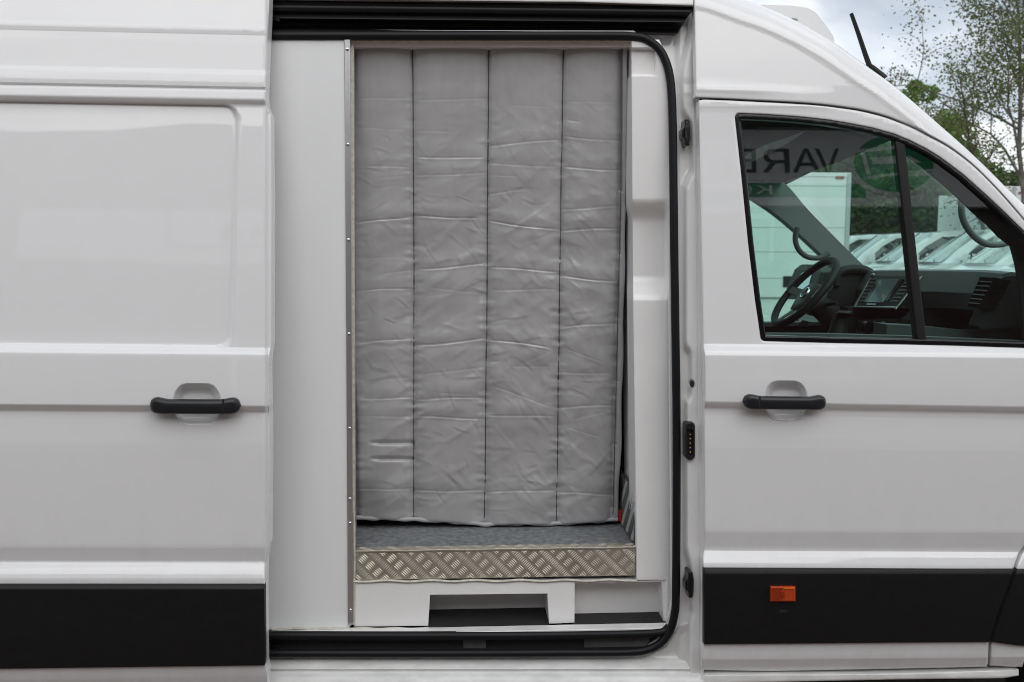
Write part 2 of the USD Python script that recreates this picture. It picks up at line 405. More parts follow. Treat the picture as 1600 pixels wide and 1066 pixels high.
# ---- upper front body side (high roof shoulder above the cab door)
SHUT = [(1086, 152), (1140, 154), (1180, 156), (1230, 158.5), (1275, 161.5), (1310, 165.5), (1346, 171), (1380, 179.5), (1405, 188.5), (1430, 199), (1454, 211.5), (1480, 226), (1502, 241.5), (1520, 256), (1535, 270), (1564, 300), (1600, 341), (1660, 410), (1720, 470)]
SIL = [(1085, -24), (1110, -20), (1135, -11), (1164, 0), (1200, 13), (1236, 29), (1270, 47), (1304, 67), (1332, 87), (1359.5, 107), (1382, 123), (1405, 141), (1437, 168), (1470, 197), (1503, 226), (1535, 256), (1567, 288), (1602, 322), (1670, 391), (1740, 462)]
SIL_LS = LineString(smooth_path(SIL, 4)); 
upper = Polygon([(1084.5, -24)] + [tuple(p) for p in smooth_path(SIL, 4)] + [tuple(p) for p in smooth_path(SHUT[::-1], 4)][:] + [(1087.5, 140), (1085.5, 60)])
upper = upper.buffer(0)
def dy_upper(u, v):
    d = shapely.distance(shapely.points(np.stack([u, v], 1)), SIL_LS)
    rr = np.interp(u, [1085, 1350, 1500, 1700], [30, 26, 17, 15])
    t = np.clip(1 - d / rr, 0, 1)
    dep = np.interp(u, [1085, 1350, 1500, 1700], [.075, .065, .04, .035])
    dy = dep * (1 - np.sqrt(np.clip(1 - t ** 2, 0, 1)))
    dy += -.004 * np.clip(1 - np.abs(d - rr - 2) / 5, 0, 1)           # soft roof-edge line
    f = np.clip((1300 - u) / 120, 0, 1)                                # swage just above the door
    vv = v - (u - 1090) * .035
    dy += -.005 * f / (1 + np.exp(-(vv - 133) / 1.8))
    dy += .004 * f / (1 + np.exp(-(vv - 143) / 1.8)) * np.clip((1240 - u) / 60, 0, 1)
    return dy
def fl_upper(Pn, V):
    d = shapely.distance(shapely.points(V), SIL_LS)
    off = np.tile([0, .03, 0.0], (len(Pn), 1))
    top = (d < 1.0)
    off[top & (V[:, 0] < 1405)] = [0, .30, .022]
    off[top & (V[:, 0] >= 1405)] = [0, .05, -.005]
    return off
obj(VAN, 'cab_roof_side', panel(upper, ybody, dy_upper, us=lines(1080, 1745, 8), vs=lines(-30, 480, 5, around([133, 143])), bevel=2.5, depth=.004, flange=fl_upper), P, smooth=38)

# ---- roof: skin from the side shoulder across to the far side, panels for the whole length
sil3 = lift(np.array([p[0] for p in SIL[:12]]), np.array([p[1] for p in SIL[:12]]), ybody, .07)
xs_r = np.r_[-3.4, -1.5, sil3[:, 0]]; zs_r = np.r_[sil3[0, 2], sil3[0, 2], sil3[:, 2]]
yr = np.array([.30, .45, .8, 1.05, 1.3, 1.65, 1.8, 1.92]); zr = np.array([0, .012, .02, .022, .02, .012, 0, -.06])
Rv = np.array([[x, y, z + dz - .006] for x, z in zip(xs_r, zs_r) for y, dz in zip(yr, zr)]); nY = len(yr)
Rf = [[i * nY + j, (i + 1) * nY + j, (i + 1) * nY + j + 1, i * nY + j + 1] for i in range(len(xs_r) - 1) for j in range(nY - 1)]
Rlow = Rv - [0, 0, .04]
Rf2 = [[a + len(Rv) for a in f[::-1]] for f in Rf]
obj(VAN, 'roof', (np.vstack([Rv, Rlow]), Rf + Rf2), P, smooth=30)
XF = sil3[-1, 0]                      # where the roof ends and the windscreen begins
ZROOF = sil3[0, 2]

# ---- refrigeration unit on the roof, antenna
fu = [(1150, 30), (1150, 9), (1195, 7), (1238, 8.5), (1262, 12), (1275, 19), (1294, 43), (1303, 57), (1305, 64), (1303, 80), (1200, 80)]
a = W([p[0] for p in fu], [p[1] for p in fu], .55)
pts = []
for p in a:
    for yy, k in ((.55, 1.0), (.50 + .09, 1.012), (1.45, 1.012), (1.5, .99)):
        c = a.mean(0); q = c + (p - c) * (k if yy not in (.55,) else .985); pts.append((q[0], yy, q[2]))
unit = obj(VAN, 'refrigeration_unit', hull(pts), MAT['unit_white'], smooth=25, label='white rounded refrigeration unit housing on the roof')
obj(unit, 'vent_line', slab([(1238, 28), (1247, 30), (1245, 33), (1237, 31)], .545, .56), MAT['cab_light'])
ap = W([1380, 1372, 1363, 1358.5], [124, 116, 107, 103], .34)
ap2 = W([1358.5, 1352, 1341, 1330], [103, 85, 52, 21], .34)
an = obj(VAN, 'antenna', cat_([tube(ap, [.016, .014, .011, .0088], 10), tube(ap2, [.0088, .008, .0071, .0062], 10)]), MAT['black_trim'], smooth=40)

# ---- cab door (window hole), pixel outlines
WIN_OUT = [(1150, 177), (1200, 179.2), (1248, 182.5), (1290, 187), (1327, 193), (1365, 200.5), (1398, 210), (1422, 220), (1445, 231.5), (1466, 244), (1485, 258), (1505, 273), (1524, 290), (1543, 307), (1563, 325.5), (1600, 361.5), (1640, 402), (1660, 430), (1663, 545), (1600, 543.5), (1500, 540), (1400, 537.5), (1300, 535.5), (1240, 534), (1189.5, 532.5), (1180, 470), (1169, 380), (1158, 270), (1148.5, 184)]
DOOR_L = [(1091.5, 157), (1093, 250), (1095, 350), (1097, 450), (1098.5, 540), (1101, 556), (1101.5, 622), (1100, 645), (1101, 780), (1101, 850), (1097.5, 872), (1099, 888), (1099, 1004), (1097, 1012), (1096, 1047)]
DOOR_B = [(1200, 1049), (1400, 1045), (1542, 1042)]
DOOR_R = [(1543.5, 1036), (1545, 1004), (1556, 965), (1570, 930), (1582, 895), (1586, 880), (1592, 864), (1605, 845), (1640, 800), (1690, 700), (1705, 600), (1706, 500)]
top = [tuple(p + [0, 3.2]) for p in smooth_path(SHUT, 4) if 1092 < p[0] < 1690]
door_out = Polygon(DOOR_L + DOOR_B + DOOR_R + top[::-1]).buffer(0)
win = Polygon(WIN_OUT).buffer(0)
win_r = win.buffer(-7).buffer(7)
RWARP = (1098, [100, 180, 540, 556, 628, 640, 690, 833, 886, 1004, 1050], [.0, .0, .008, .009, .016, .016, .0125, .003, .006, -.002, -.010])
prof_d = [(140, 0), (166, 0), (170, .002), (176, .003), (536, .003), (539, .002), (551, -.015), (556, -.017), (600, -.014), (627, -.012), (629, -.010), (637.5, .008), (640, .010), (648, .0105), (684, .0065), (700, .0060), (830, .016), (833, .0175), (856, .029), (860, .029), (868, .019), (882, .006), (886, .004), (1003, .002), (1005, .001), (1030, .001), (1034, .005), (1050, .020)]
pdv, pdy = np.array(prof_d).T
HD = (1229, 610)
def cup(u, v, cu, vt, vb, w):
    """pressed finger recess behind a handle"""
    t = np.clip((v - vt) / (vb - vt), 0, 1)
    wd = w * (1 - .16 * np.abs(2 * t - 1) ** 2)
    eu = np.clip((np.abs(u - cu)) / wd, 0, 2); ev = np.abs((v - (vt + vb) / 2) / ((vb - vt) / 2))
    r = (eu ** 5 + ev ** 3.2) ** (1 / 4)
    q = np.clip((1 - r) / .42, 0, 1)
    return .034 * q * (2 - q)
def dy_door(u, w):
    dy = np.interp(w, pdv, pdy)
    v = w + (u - RWARP[0]) * np.interp(w, RWARP[1], RWARP[2])
    pts_ = shapely.points(np.stack([u, v], 1))
    c = cup(u, v, 1228, 596, 657, 33); dy = np.where(c > 0, np.minimum(dy, .0) * 0 + (-.012) + c + np.clip((v - 628) / 30, 0, 1) * .018, dy)
    # upper frame is flush and plain: fade shoulder profile out above the window line
    return dy
dus = lines(1090, 1710, 10, np.arange(1188, 1270, 1.5)); dvs = lines(150, 1052, 9, list(pdv) + list(np.arange(592, 662, 1.5)))
DOOR = obj(VAN, 'cab_door', panel(door_out.difference(win_r), ybody, dy_door, us=dus, vs=dvs, warp=RWARP, bevel=3.0, depth=.006, thick=.035), P, smooth=42, label='white front cab door with a glazed two-part window')
# window frame (black), divider bar, panes
inn = Polygon(win_r.buffer(-8.5).exterior)
obj(DOOR, 'window_seal', panel(win_r.buffer(.6).difference(inn), lambda z: yglass(z) - .010, None, us=lines(1140, 1700, 14), vs=lines(150, 560, 14), bevel=2.5, depth=.006, thick=.028), MAT['gloss_black'], smooth=40)
bar = Polygon([(1397.5, 208), (1412.5, 214), (1424, 320), (1437, 440), (1448, 535), (1433.5, 533), (1423, 440), (1410, 320)]).intersection(inn.buffer(2))
obj(DOOR, 'window_divider', panel(bar, lambda z: yglass(z) - .007, None, us=lines(1390, 1460, 20), vs=lines(190, 560, 14), bevel=3, depth=.003, thick=.03), MAT['black_trim'], smooth=40)
def flat_pane(poly, yf, n=None):
    T = tri2d(poly); V, inv = np.unique(np.round(T.reshape(-1, 2), 3), axis=0, return_inverse=True); F = inv.reshape(-1, 3)
    Pn = lift(V[:, 0], V[:, 1], yf)
    nn = np.cross(Pn[F[:, 1]] - Pn[F[:, 0]], Pn[F[:, 2]] - Pn[F[:, 0]])
    return trimesh.Trimesh(Pn, np.where((nn[:, 1] > 0)[:, None], F[:, ::-1], F), process=False)
gl = inn.buffer(3)
barc = LineString([(1403, 150), (1405, 212), (1440.5, 536), (1444, 580)])
gp = list(shapely.get_parts(shapely.difference(gl, barc.buffer(3.0))))
gp.sort(key=lambda g: g.centroid.x)
obj(DOOR, 'window_pane', flat_pane(gp[0], yglass), MAT['side_glass'])
obj(DOOR, 'quarter_pane', flat_pane(gp[1], yglass), MAT['side_glass'])
# handle
def handle(cu, cv, L, H, yout, parent, tilt=0.0):
    a = lift(np.array(cu - L / 2), np.array(cv - tilt * L / 2), ybody, yout); b = lift(np.array(cu + L / 2), np.array(cv + tilt * L / 2), ybody, yout)
    n = 40; t = np.linspace(0, 1, n)
    hpx = H / 2 / 535
    s = np.abs(2 * t - 1)
    rz = hpx * np.where(s > .80, np.sqrt(np.clip(1 - ((s - .80) / .20) ** 2, 0.0, 1)) * .98 + .02, 1.0)
    ry = .017 * np.where(s > .86, np.sqrt(np.clip(1 - ((s - .86) / .14) ** 2, 0.0, 1)) * .98 + .02, 1.0)
    C = a + (b - a) * t[:, None]; C[:, 1] += .010 * s ** 3; C[:, 2] += hpx * .22 * (1 - np.clip((s - .62) / .2, 0, 1)) * -1.0 * .5
    rz = rz * (1 - .12 * (1 - np.clip((s - .55) / .25, 0, 1)))
    m = 20; an = np.arange(m) * 2 * math.pi / m
    ca, sa = np.sign(np.cos(an)) * np.abs(np.cos(an)) ** .7, np.sign(np.sin(an)) * np.abs(np.sin(an)) ** .7
    V = np.vstack([np.stack([np.full(m, C[i, 0]), C[i, 1] + ry[i] * ca, C[i, 2] + rz[i] * sa], 1) for i in range(n)])
    F = [[i * m + k, i * m + (k + 1) % m, (i + 1) * m + (k + 1) % m, (i + 1) * m + k] for i in range(n - 1) for k in range(m)]
    V = np.vstack([V, C[0], C[-1]]); F = [tuple(f) for f in F]
    T = [(f[0], f[1], f[2]) for f in F] + [(f[0], f[2], f[3]) for f in F]
    T += [(n * m, (k + 1) % m, k) for k in range(m)] + [(n * m + 1, (n - 1) * m + k, (n - 1) * m + (k + 1) % m) for k in range(m)]
    msh = trimesh.Trimesh(V, T, process=False); trimesh.repair.fix_normals(msh)
    return obj(parent, 'door_handle', msh, MAT['handle_black'], smooth=50)
hd = handle(1227, 628.5, 131, 24, -.026, DOOR, .012)
# split line in the handle (lock cap)
lk = lift(np.array([1188.0]), np.array([628.5]), ybody, -.0435)[0]
obj(DOOR, 'lock_cap', box(lk + [0, .004, 0], (.005, .002, .034), .0008), MAT['dark_well'])
# black rub strip, marker lamp
strip = Polygon([(1100, 887), (1300, 888), (1500, 889), (1585.5, 889), (1572, 925), (1558, 962), (1545.5, 1003.5), (1400, 1004.5), (1250, 1006), (1100, 1007)])
obj(DOOR, 'rub_strip', panel(strip, ybody, lambda u, v: -.014 + .010 * np.clip((897 - v) / 10, 0, 1), us=lines(1090, 1600, 20), vs=lines(880, 1010, 8, [888, 892, 896, 898]), bevel=2.5, depth=.006, thick=.02), MAT['black_trim'], smooth=30)
ml = [(1204, 917), (1243, 917), (1243, 940), (1204, 940)]
lamp = obj(VAN, 'side_marker_lamp', panel(ml, ybody, lambda u, v: -.026 + .0011 * np.abs(np.sin(u * .55)) * (np.abs(v - 928) < 9), us=lines(1200, 1246, 1), vs=lines(915, 942, 3), bevel=2.5, depth=.004, thick=.014), MAT['amber_lens'], smooth=30, label='orange side marker lamp on the black strip of the cab door')
obj(lamp, 'reflector_panel', panel([(1206, 919), (1223, 919), (1223, 938), (1206, 938)], ybody, lambda u, v: u * 0 - .0272, bevel=0, thick=.002), MAT['amber_dark'])
obj(lamp, 'bright_edge', panel([(1224, 917.6), (1242, 917.6), (1242, 920.4), (1224, 920.4)], ybody, lambda u, v: u * 0 - .0275, bevel=0, thick=.002), MAT['amber_bright'])
obj(lamp, 'bulb_holder', panel([(1220, 924), (1226, 924), (1226, 934), (1220, 934)], ybody, lambda u, v: u * 0 - .0285, bevel=1, depth=.001, thick=.003), MAT['amber_dark'])
obj(DOOR, 'strip_clip', panel([(1217, 953), (1230, 953), (1230, 959), (1217, 959)], ybody, lambda u, v: u * 0 - .0165, bevel=1, depth=.002, thick=.004), MAT['dark_well'])

# ---- front wing behind the shut line (fragment at the right edge) and its strip, wheel arch, wheel
DR = [(1547.3, 1040), (1549, 1006), (1560, 966), (1574, 931), (1586, 896), (1590, 881), (1596, 866), (1609, 847), (1644, 802), (1694, 702), (1709, 600), (1710, 500)]
wing = Polygon(DR + [(1900, 520), (1990, 700), (1990, 900), (1850, 850), (1750, 870), (1670, 930), (1615, 990), (1597, 1043)]).buffer(0)
wing_mesh = panel(wing, ybody, lambda u, w: np.interp(w, pdv, pdy) * np.clip(1 - 0 * u, 0, 1), us=lines(1540, 2000, 14), vs=lines(480, 1052, 9, list(pdv)), warp=RWARP, bevel=3.0, depth=.006, thick=.05)
WING = obj(VAN, 'front_wing', wing_mesh, P, smooth=42)
obj(WING, 'rub_strip', panel(Polygon([(1589, 889.5), (1660, 890), (1700, 905), (1660, 945), (1620, 990), (1608, 1010), (1590, 1009), (1549.5, 1003.5), (1562, 963), (1576, 926)]), ybody, lambda u, v: -.014 + .010 * np.clip((897 - v) / 10, 0, 1), us=lines(1540, 1710, 20), vs=lines(880, 1012, 8, [892, 896, 898]), bevel=2.5, depth=.006, thick=.02), MAT['black_trim'], smooth=30)
bn0 = nb_x = W(1760, 500, .16)[0]
obj(VAN, 'bonnet', hull([(bn0 - .05, y, z) for y in (.10, 1.86) for z in (.85, 1.49)] + [(bn0 + .75, y, z) for y in (.16, 1.80) for z in (1.20, .6)] + [(bn0 + .95, y, z) for y in (.35, 1.6) for z in (1.02, .6)]), P, smooth=25)
wc = W(1815, 1075, .16); wc[2] = .345
arch = trimesh.creation.annulus(r_min=.40, r_max=.46, height=.36, sections=40); arch.apply_transform(trimesh.transformations.rotation_matrix(math.pi / 2, [1, 0, 0])); arch.apply_translation([wc[0], .25, wc[2] + .03])
obj(VAN, 'wheel_arch', arch, MAT['dark_well'], smooth=40)
tyre = lathe([[.20, -.10], [.31, -.115], [.335, -.10], [.345, -.06], [.345, .06], [.335, .10], [.31, .115], [.20, .10], [.20, -.10]], 40)
Rx = trimesh.transformations.rotation_matrix(math.pi / 2, [1, 0, 0])
tyre.apply_transform(Rx); tyre.apply_translation([wc[0], .19, wc[2]])
WHEEL = obj(VAN, 'front_wheel', tyre, MAT['tyre_rubber'], smooth=40)
rim = lathe([[0, .05], [.06, .06], [.08, .03], [.17, .02], [.20, .085], [.21, .085], [.21, -.05], [0, -.05]], 32); rim.apply_transform(Rx); rim.apply_translation([wc[0], .19, wc[2]])
obj(WHEEL, 'rim', rim, MAT['rim_silver'], smooth=40)

# ---- B pillar jamb between the opening and the cab door
jl = [(1040, 40), (1048, 70), (1055, 90)]
jamb = Polygon([(985, 40), (1060, 40), (1068, 26), (1084, 14), (1090, 20), (1091, 120), (1093, 160), (1099, 540), (1102, 700), (1100, 1045), (1098, 1070), (1040, 1070), (1030, 1000), (1056, 960), (1050, 600), (1045, 200), (1034, 110), (1000, 66)]).buffer(0)
# ridge line of the pressed jamb: runs in and out along the height
ridge_v = np.array([20, 60, 100, 120, 150, 172, 182, 192, 268, 278, 292, 540, 552, 618, 628, 720, 860, 885, 955, 972, 1066])
ridge_u = np.array([1082, 1076, 1066, 1064, 1064, 1066, 1071, 1079, 1081, 1075, 1069, 1070, 1079, 1079, 1072, 1071, 1071, 1078, 1080, 1074, 1074])
hole_x = (1081, 600)
def dy_jamb(u, v):
    ru = np.interp(v, ridge_v, ridge_u) + (v > 950) * 2
    y = .125 - .0
    s = 1 / (1 + np.exp(-(u - ru) / 1.6))                     # step outward at the ridge
    d = .080 - .030 * s - .024 / (1 + np.exp(-(u - (1091.5 + (v - 150) * .008)) / 2.0))
    d = d + .012 * np.clip((1062 - u) / 8, 0, 1)
    d = d - .006 * np.exp(-((v - 140) / 2.0) ** 2) * np.clip((u - 1062) / 5, 0, 1)
    d = d + .004 * np.exp(-((v - 133) / 3.0) ** 2)
    d = d - .02 * np.clip((v - 955) / 60, 0, 1) * np.clip((u - 1040) / 30, 0, 1)
    d = d + .004 * np.clip(1 - np.abs(u - 1086.5 - (v - 150) * .009) / 1.6, 0, 1)     # weld seam groove
    h = np.hypot((u - 1081) / 3.2, (v - 600) / 5.5); d = d + .05 * np.clip(1.25 - h, 0, .6)
    for vc in (738, 772, 800): d = d - .002 * np.exp(-(((u - 1078) / 3.0) ** 2 + ((v - vc) / 3.0) ** 2))
    return d
JAMB = obj(VAN, 'door_pillar', panel(jamb, ybody, dy_jamb, us=lines(985, 1106, 3, np.arange(1060, 1104, 1.6)), vs=lines(10, 1075, 6, list(np.arange(588, 612, 2))), bevel=0, thick=.02), MAT['jamb_paint'], smooth=50, label='white pressed metal pillar between the load opening and the cab door')
obj(JAMB, 'drain_hole', panel(Point(1081.5, 600).buffer(1).buffer(0) and shapely.affinity.scale(Point(1081.5, 600).buffer(1), 3.2, 5.4) if False else Polygon([(1081.5 + 3.1 * math.cos(t), 600 + 5.4 * math.sin(t)) for t in np.arange(0, 6.28, .4)]), ybody, lambda u, v: u * 0 + .0485, bevel=0, thick=.004), MAT['dark_well'])
def stop(cu, cv):
    poly = Polygon([(cu - 1, cv - 21), (cu + 4, cv - 19), (cu + 6, cv - 6), (cu + 5.5, cv + 10), (cu + 4, cv + 21), (cu - 2, cv + 22), (cu - 4, cv + 12), (cu - 8, cv + 8), (cu - 8.5, cv - 3), (cu - 4.5, cv - 9), (cu - 4, cv - 19)])
    p = obj(JAMB, 'door_stop', panel(poly.buffer(-1.5).buffer(1.5), ybody, lambda u, v: .024 + .012 * np.clip((cu - 2 - u) / 5, 0, 1), us=lines(cu - 10, cu + 8, 2.5), vs=lines(cv - 24, cv + 24, 4), bevel=3, depth=.012, thick=.05), MAT['gloss_black'], smooth=45)
    return p
stop(1073, 207); stop(1078.5, 913)
cp = obj(JAMB, 'contact_plate', panel(rnd([(1071, 659), (1086, 659), (1086, 719), (1071, 719)], 7), ybody, lambda u, v: .034 + .012 * ((np.abs(u - 1078.5) < 4.8) & (v > 672) & (v < 712)), us=lines(1068, 1088, 1.6), vs=lines(655, 722, 4, [671, 673, 711, 713]), bevel=2, depth=.006, thick=.04), MAT['handle_black'], smooth=30)
for k in range(5):
    pc = lift(np.array([1078.5]), np.array([679.0 + 7 * k]), ybody, .044)[0]
    c = trimesh.creation.icosphere(1, .0032); c.apply_translation(pc); obj(JAMB, 'contact_pin', c, MAT['gold_contact'], smooth=True)

# ---- white roof edge strip, black rail cover over the opening
obj(VAN, 'roof_gutter', panel([(300, -60), (1083.5, -60), (1083.5, 9), (900, 3.5), (600, .5), (420, -2), (300, -3)], ybody, lambda u, v: .0 + .02 * np.clip((-10 - v) / 50, 0, 1), us=lines(300, 1090, 40), vs=lines(-60, 10, 5), bevel=2, depth=.004, thick=.05), P, smooth=40)
rail = Polygon([(300, -2), (420, 0), (600, 2), (900, 5), (1083, 11), (1083, 16), (1072, 30), (1058, 52.5), (1000, 51), (700, 49), (420, 47), (300, 46)])
RP = np.array([(-6, .020), (6, .020), (9, .012), (13, .014), (18, .020), (22, .034), (26, .020), (29, .018), (31, .040), (34, .055), (42, .06), (45, .05), (47.5, .028), (54, .03)])
obj(VAN, 'door_rail_cover', panel(rail, ybody, lambda u, w: np.interp(w, RP[:, 0], RP[:, 1]), us=lines(300, 1090, 30), vs=lines(-8, 56, 4, list(RP[:, 0])), warp=(420, [0, 50], [.012, .008]), bevel=1.5, depth=.006, thick=.03), MAT['black_trim'], smooth=35)
obj(VAN, 'rail_bracket', cat_([slab([(424, 27), (437, 25), (437, 34), (424, 31)], .14, .16), slab([(424, 31), (430, 33), (424, 34)], .135, .15)]), MAT['gloss_black'])

# ---- rubber door seal around the load opening (one tube) 
YS = .115
sp = [(300, 56), (420, 56), (700, 56), (940, 56), (985, 57), (1008, 61), (1028, 75), (1040, 95), (1047, 122), (1050, 160), (1051.5, 220), (1053, 350), (1055, 500), (1057, 650), (1057, 800), (1056, 930), (1054, 960), (1047, 985), (1034, 1003), (1015, 1014), (985, 1019), (900, 1020), (700, 1021), (420, 1021), (300, 1021)]
spp = smooth_path(sp, 8)
p3 = lift(spp[:, 0], spp[:, 1], lambda z: ybody(z) * .6 + YS * .55)
obj(VAN, 'door_seal', tube(p3, .0128, 12), MAT['black_rubber'], smooth=60)
# backing behind the seal (closes the gap between the jamb and the box lining)
back = Polygon([(300, 46), (990, 48), (1022, 68), (1041, 100), (1049, 150), (1055, 500), (1058, 930), (1050, 985), (1010, 1030), (300, 1030)]).difference(Polygon([(300, 61), (990, 61), (1020, 75), (1036, 100), (1043, 130), (1050, 940), (1040, 990), (1000, 1019), (300, 1019)]))
obj(VAN, 'opening_flange', panel(back, lambda z: ybody(z) * .6 + .095, None, us=lines(300, 1070, 60), vs=lines(40, 1040, 40), bevel=0, thick=.02), MAT['jamb_paint'])

# ---- insulated box lining
BOX = obj(VAN, 'box_wall', slab([(250, 60), (537.5, 61), (546.5, 984), (250, 984)], .135, .36), MAT['gelcoat_wall'], label='glossy pale grey inner wall panel left of the curtain')
cs = obj(VAN, 'corner_strip', slab([(538.2, 62), (546.8, 62), (552, 976), (543.6, 979)], .131, .20), MAT['aluminium'], label='aluminium corner strip with screws beside the curtain')
for i, v in enumerate((77, 226, 375, 522, 670, 780, 818, 954)):
    u = 542.4 + (v - 62) * .0058
    c = trimesh.creation.icosphere(2, .0052); c.apply_scale([1, .5, 1]); c.apply_translation(W(u, v, .130)); s_ = obj(cs, 'screw', c, MAT['chrome'], smooth=True)
    # cross recess
pl = obj(VAN, 'opening_post', slab([(547, 64), (552.5, 64), (554.5, 800), (555, 910), (552.2, 976)], .150, .172), MAT['cream_sealant'])
obj(VAN, 'opening_header', slab([(546.9, 63.5), (985, 63.5), (985, 73), (547, 72.5)], .16, .42), MAT['gelcoat'], label='cream header beam over the curtain')
obj(VAN, 'opening_header', slab([(546.9, 61.0), (985, 61.0), (985, 64.5), (547, 64.5)], .140, .16), MAT['cream_sealant'])
# right lining moulding with pockets
lin = Polygon([(983, 62), (1030, 62), (1052, 110), (1060, 950), (1052, 978), (1040, 978), (1040, 907), (993.5, 907), (993, 850), (988.5, 450), (986, 118), (984, 75)])
def sq(u, v, u0, u1, v0, v1, fu0, fu1, fv0, fv1):
    """0..1 pocket mask with straight tapered sides"""
    a = np.minimum(np.clip((u - u0) / fu0, 0, 1), np.clip((u1 - u) / fu1, 0, 1))
    b = np.minimum(np.clip((v - v0) / fv0, 0, 1), np.clip((v1 - v) / fv1, 0, 1))
    return np.minimum(a, b)
def sm(x):
    x = np.clip(x, 0, 1); return x * x * (3 - 2 * x)
def dy_lin(u, v):
    d = .020 * sq(u, v, 970, 1026, 74, 119, 1, 3, 4, 3)
    d = d + .055 * np.minimum(sm((v - 310) / 36), sm((471 - v) / 40)) * sm((1048.5 - u) / 12)
    d = d + .03 * np.clip((np.interp(v, [60, 450, 907], [986.5, 989, 995]) - u) / 3.0, 0, 1)
    return d
LIN = obj(VAN, 'box_lining', panel(lin, lambda z: .135 + 0 * z, dy_lin, us=lines(975, 1062, 5, [982, 985, 987, 988, 989.5, 991, 993, 995, 1023, 1024.5, 1026, 1037.5, 1047.5]), vs=lines(60, 980, 10, [74, 78, 116, 119] + list(range(308, 350, 4)) + list(range(429, 476, 4))), bevel=2, depth=.004, thick=.10), MAT['gelcoat'], smooth=45, label='white moulded lining of the insulated box right of the curtain')
# reveal to the right of the curtain, inside walls
rv0 = W([987, 994], [75, 857], .16); rx0 = float(rv0[:, 0].min())
Zf = W(770, 858, .15)[2]                                  # floor level of the load box
Zt = W(770, 64, .15)[2]
rl = W([988, 995.5], [64, 858], .205); rl2 = rl.copy(); rl2[:, 1] = .43
obj(VAN, 'opening_reveal', hull(np.vstack([rl, rl2, rl + [.03, 0, 0], rl2 + [.03, 0, 0]])), MAT['gelcoat'])
# dark inside of the box
x0b, x1b = W(300, 500, .37)[0], rl[1, 0] + .12
obj(VAN, 'box_inside', cat_([bxy(x0b, x1b, 1.75, 1.79, Zf - .02, Zt + .1), bxy(x1b, x1b + .03, .44, 1.75, Zf - .02, Zt + .1), bxy(x0b, x1b, .43, 1.75, Zt + .06, Zt + .1), bxy(x0b - .03, x0b, .44, 1.75, Zf - .02, Zt + .1)]), MAT['dark_interior'])
# floor with carpet, step plate, kick plates
xa, xb = W(555, 858, .15)[0], W(993, 858, .15)[0]
FLO = obj(VAN, 'load_floor', bxy(xa - .05, xb + .06, .152, 1.75, Zf - .03, Zf - .001), MAT['carpet'], label='worn grey carpeted load floor')
def tread(sx0, sx1, sz0, sz1, place, pitch=.0222, bar=(.025, .0040, .0014), n=5, rows_jit=0):
    """raised bars of a five-bar tread plate in plane coordinates; place(p) maps (a, b, h) to space"""
    out = []
    k = 0
    A = pitch
    for i in range(-60, 200):
        for j in range(-60, 60):
            cx, cz = sx0 + (i + j) * A, sz0 + (i - j) * A
            if not (sx0 - .02 < cx < sx1 + .02 and sz0 - .02 < cz < sz1 + .02): continue
            ang = math.radians(-45) if (i % 2 == 0) else math.radians(45)
            ca, sa = math.cos(ang), math.sin(ang)
            for q in range(n):
                o = (q - (n - 1) / 2) * A * 1.38 / n
                L = bar[0] / 2 * (1 - .10 * abs(q - 2) / 2); w = bar[1] / 2; h = bar[2]
                loc = [(-L, 0, 0), (-L * .4, -w, 0), (L * .4, -w, 0), (L, 0, 0), (L * .4, w, 0), (-L * .4, w, 0), (-L * .55, 0, h), (L * .55, 0, h)]
                pts = [(cx + x * ca - (y + o) * sa, cz + x * sa + (y + o) * ca, z) for x, y, z in loc]
                ax = np.array(pts)
                if ax[:, 0].min() < sx0 or ax[:, 0].max() > sx1 or ax[:, 1].min() < sz0 or ax[:, 1].max() > sz1:
                    c0 = np.clip(ax[:, 0], sx0, sx1); c1 = np.clip(ax[:, 1], sz0, sz1)
                    if np.ptp(c0) < .004 or np.ptp(c1) < .004: continue
                    ax[:, 0], ax[:, 1] = c0, c1
                F = [(0, 1, 6), (1, 2, 7), (1, 7, 6), (2, 3, 7), (3, 4, 7), (4, 5, 6), (4, 6, 7), (5, 0, 6)]
                out.append(trimesh.Trimesh(np.array([place(*r) for r in ax]), F, process=False))
    m = trimesh.util.concatenate(out)
    return m
yst = .146
sp0 = W(555, 860, yst); zs0 = W(555, 907, yst)[2]; zs1 = Zf - .002
STEP = obj(VAN, 'step_plate', bxy(xa, xb, yst, yst + .004, zs0, zs1, .001), MAT['tread_plate'], label='aluminium five-bar tread plate on the step edge')
tb = tread(xa + .002, xb - .002, zs0 + .002, zs1 - .003, lambda a, b, h: (a, yst - h, b)); trimesh.repair.fix_normals(tb, multibody=False)
obj(STEP, 'tread_bars', tb, MAT['tread_bar'], smooth=20, kind='stuff')
obj(STEP, 'step_nosing', bxy(xa, xb, yst - .004, yst + .035, Zf - .003, Zf + .003, .001), MAT['tread_plate'])
tb2 = tread(xa + .002, xb - .002, yst + .002, yst + .033, lambda a, b, h: (a, b, Zf + .003 + h), bar=(.026, .005, .0014))
obj(STEP, 'tread_bars', tb2, MAT['tread_bar'], smooth=20, kind='stuff')
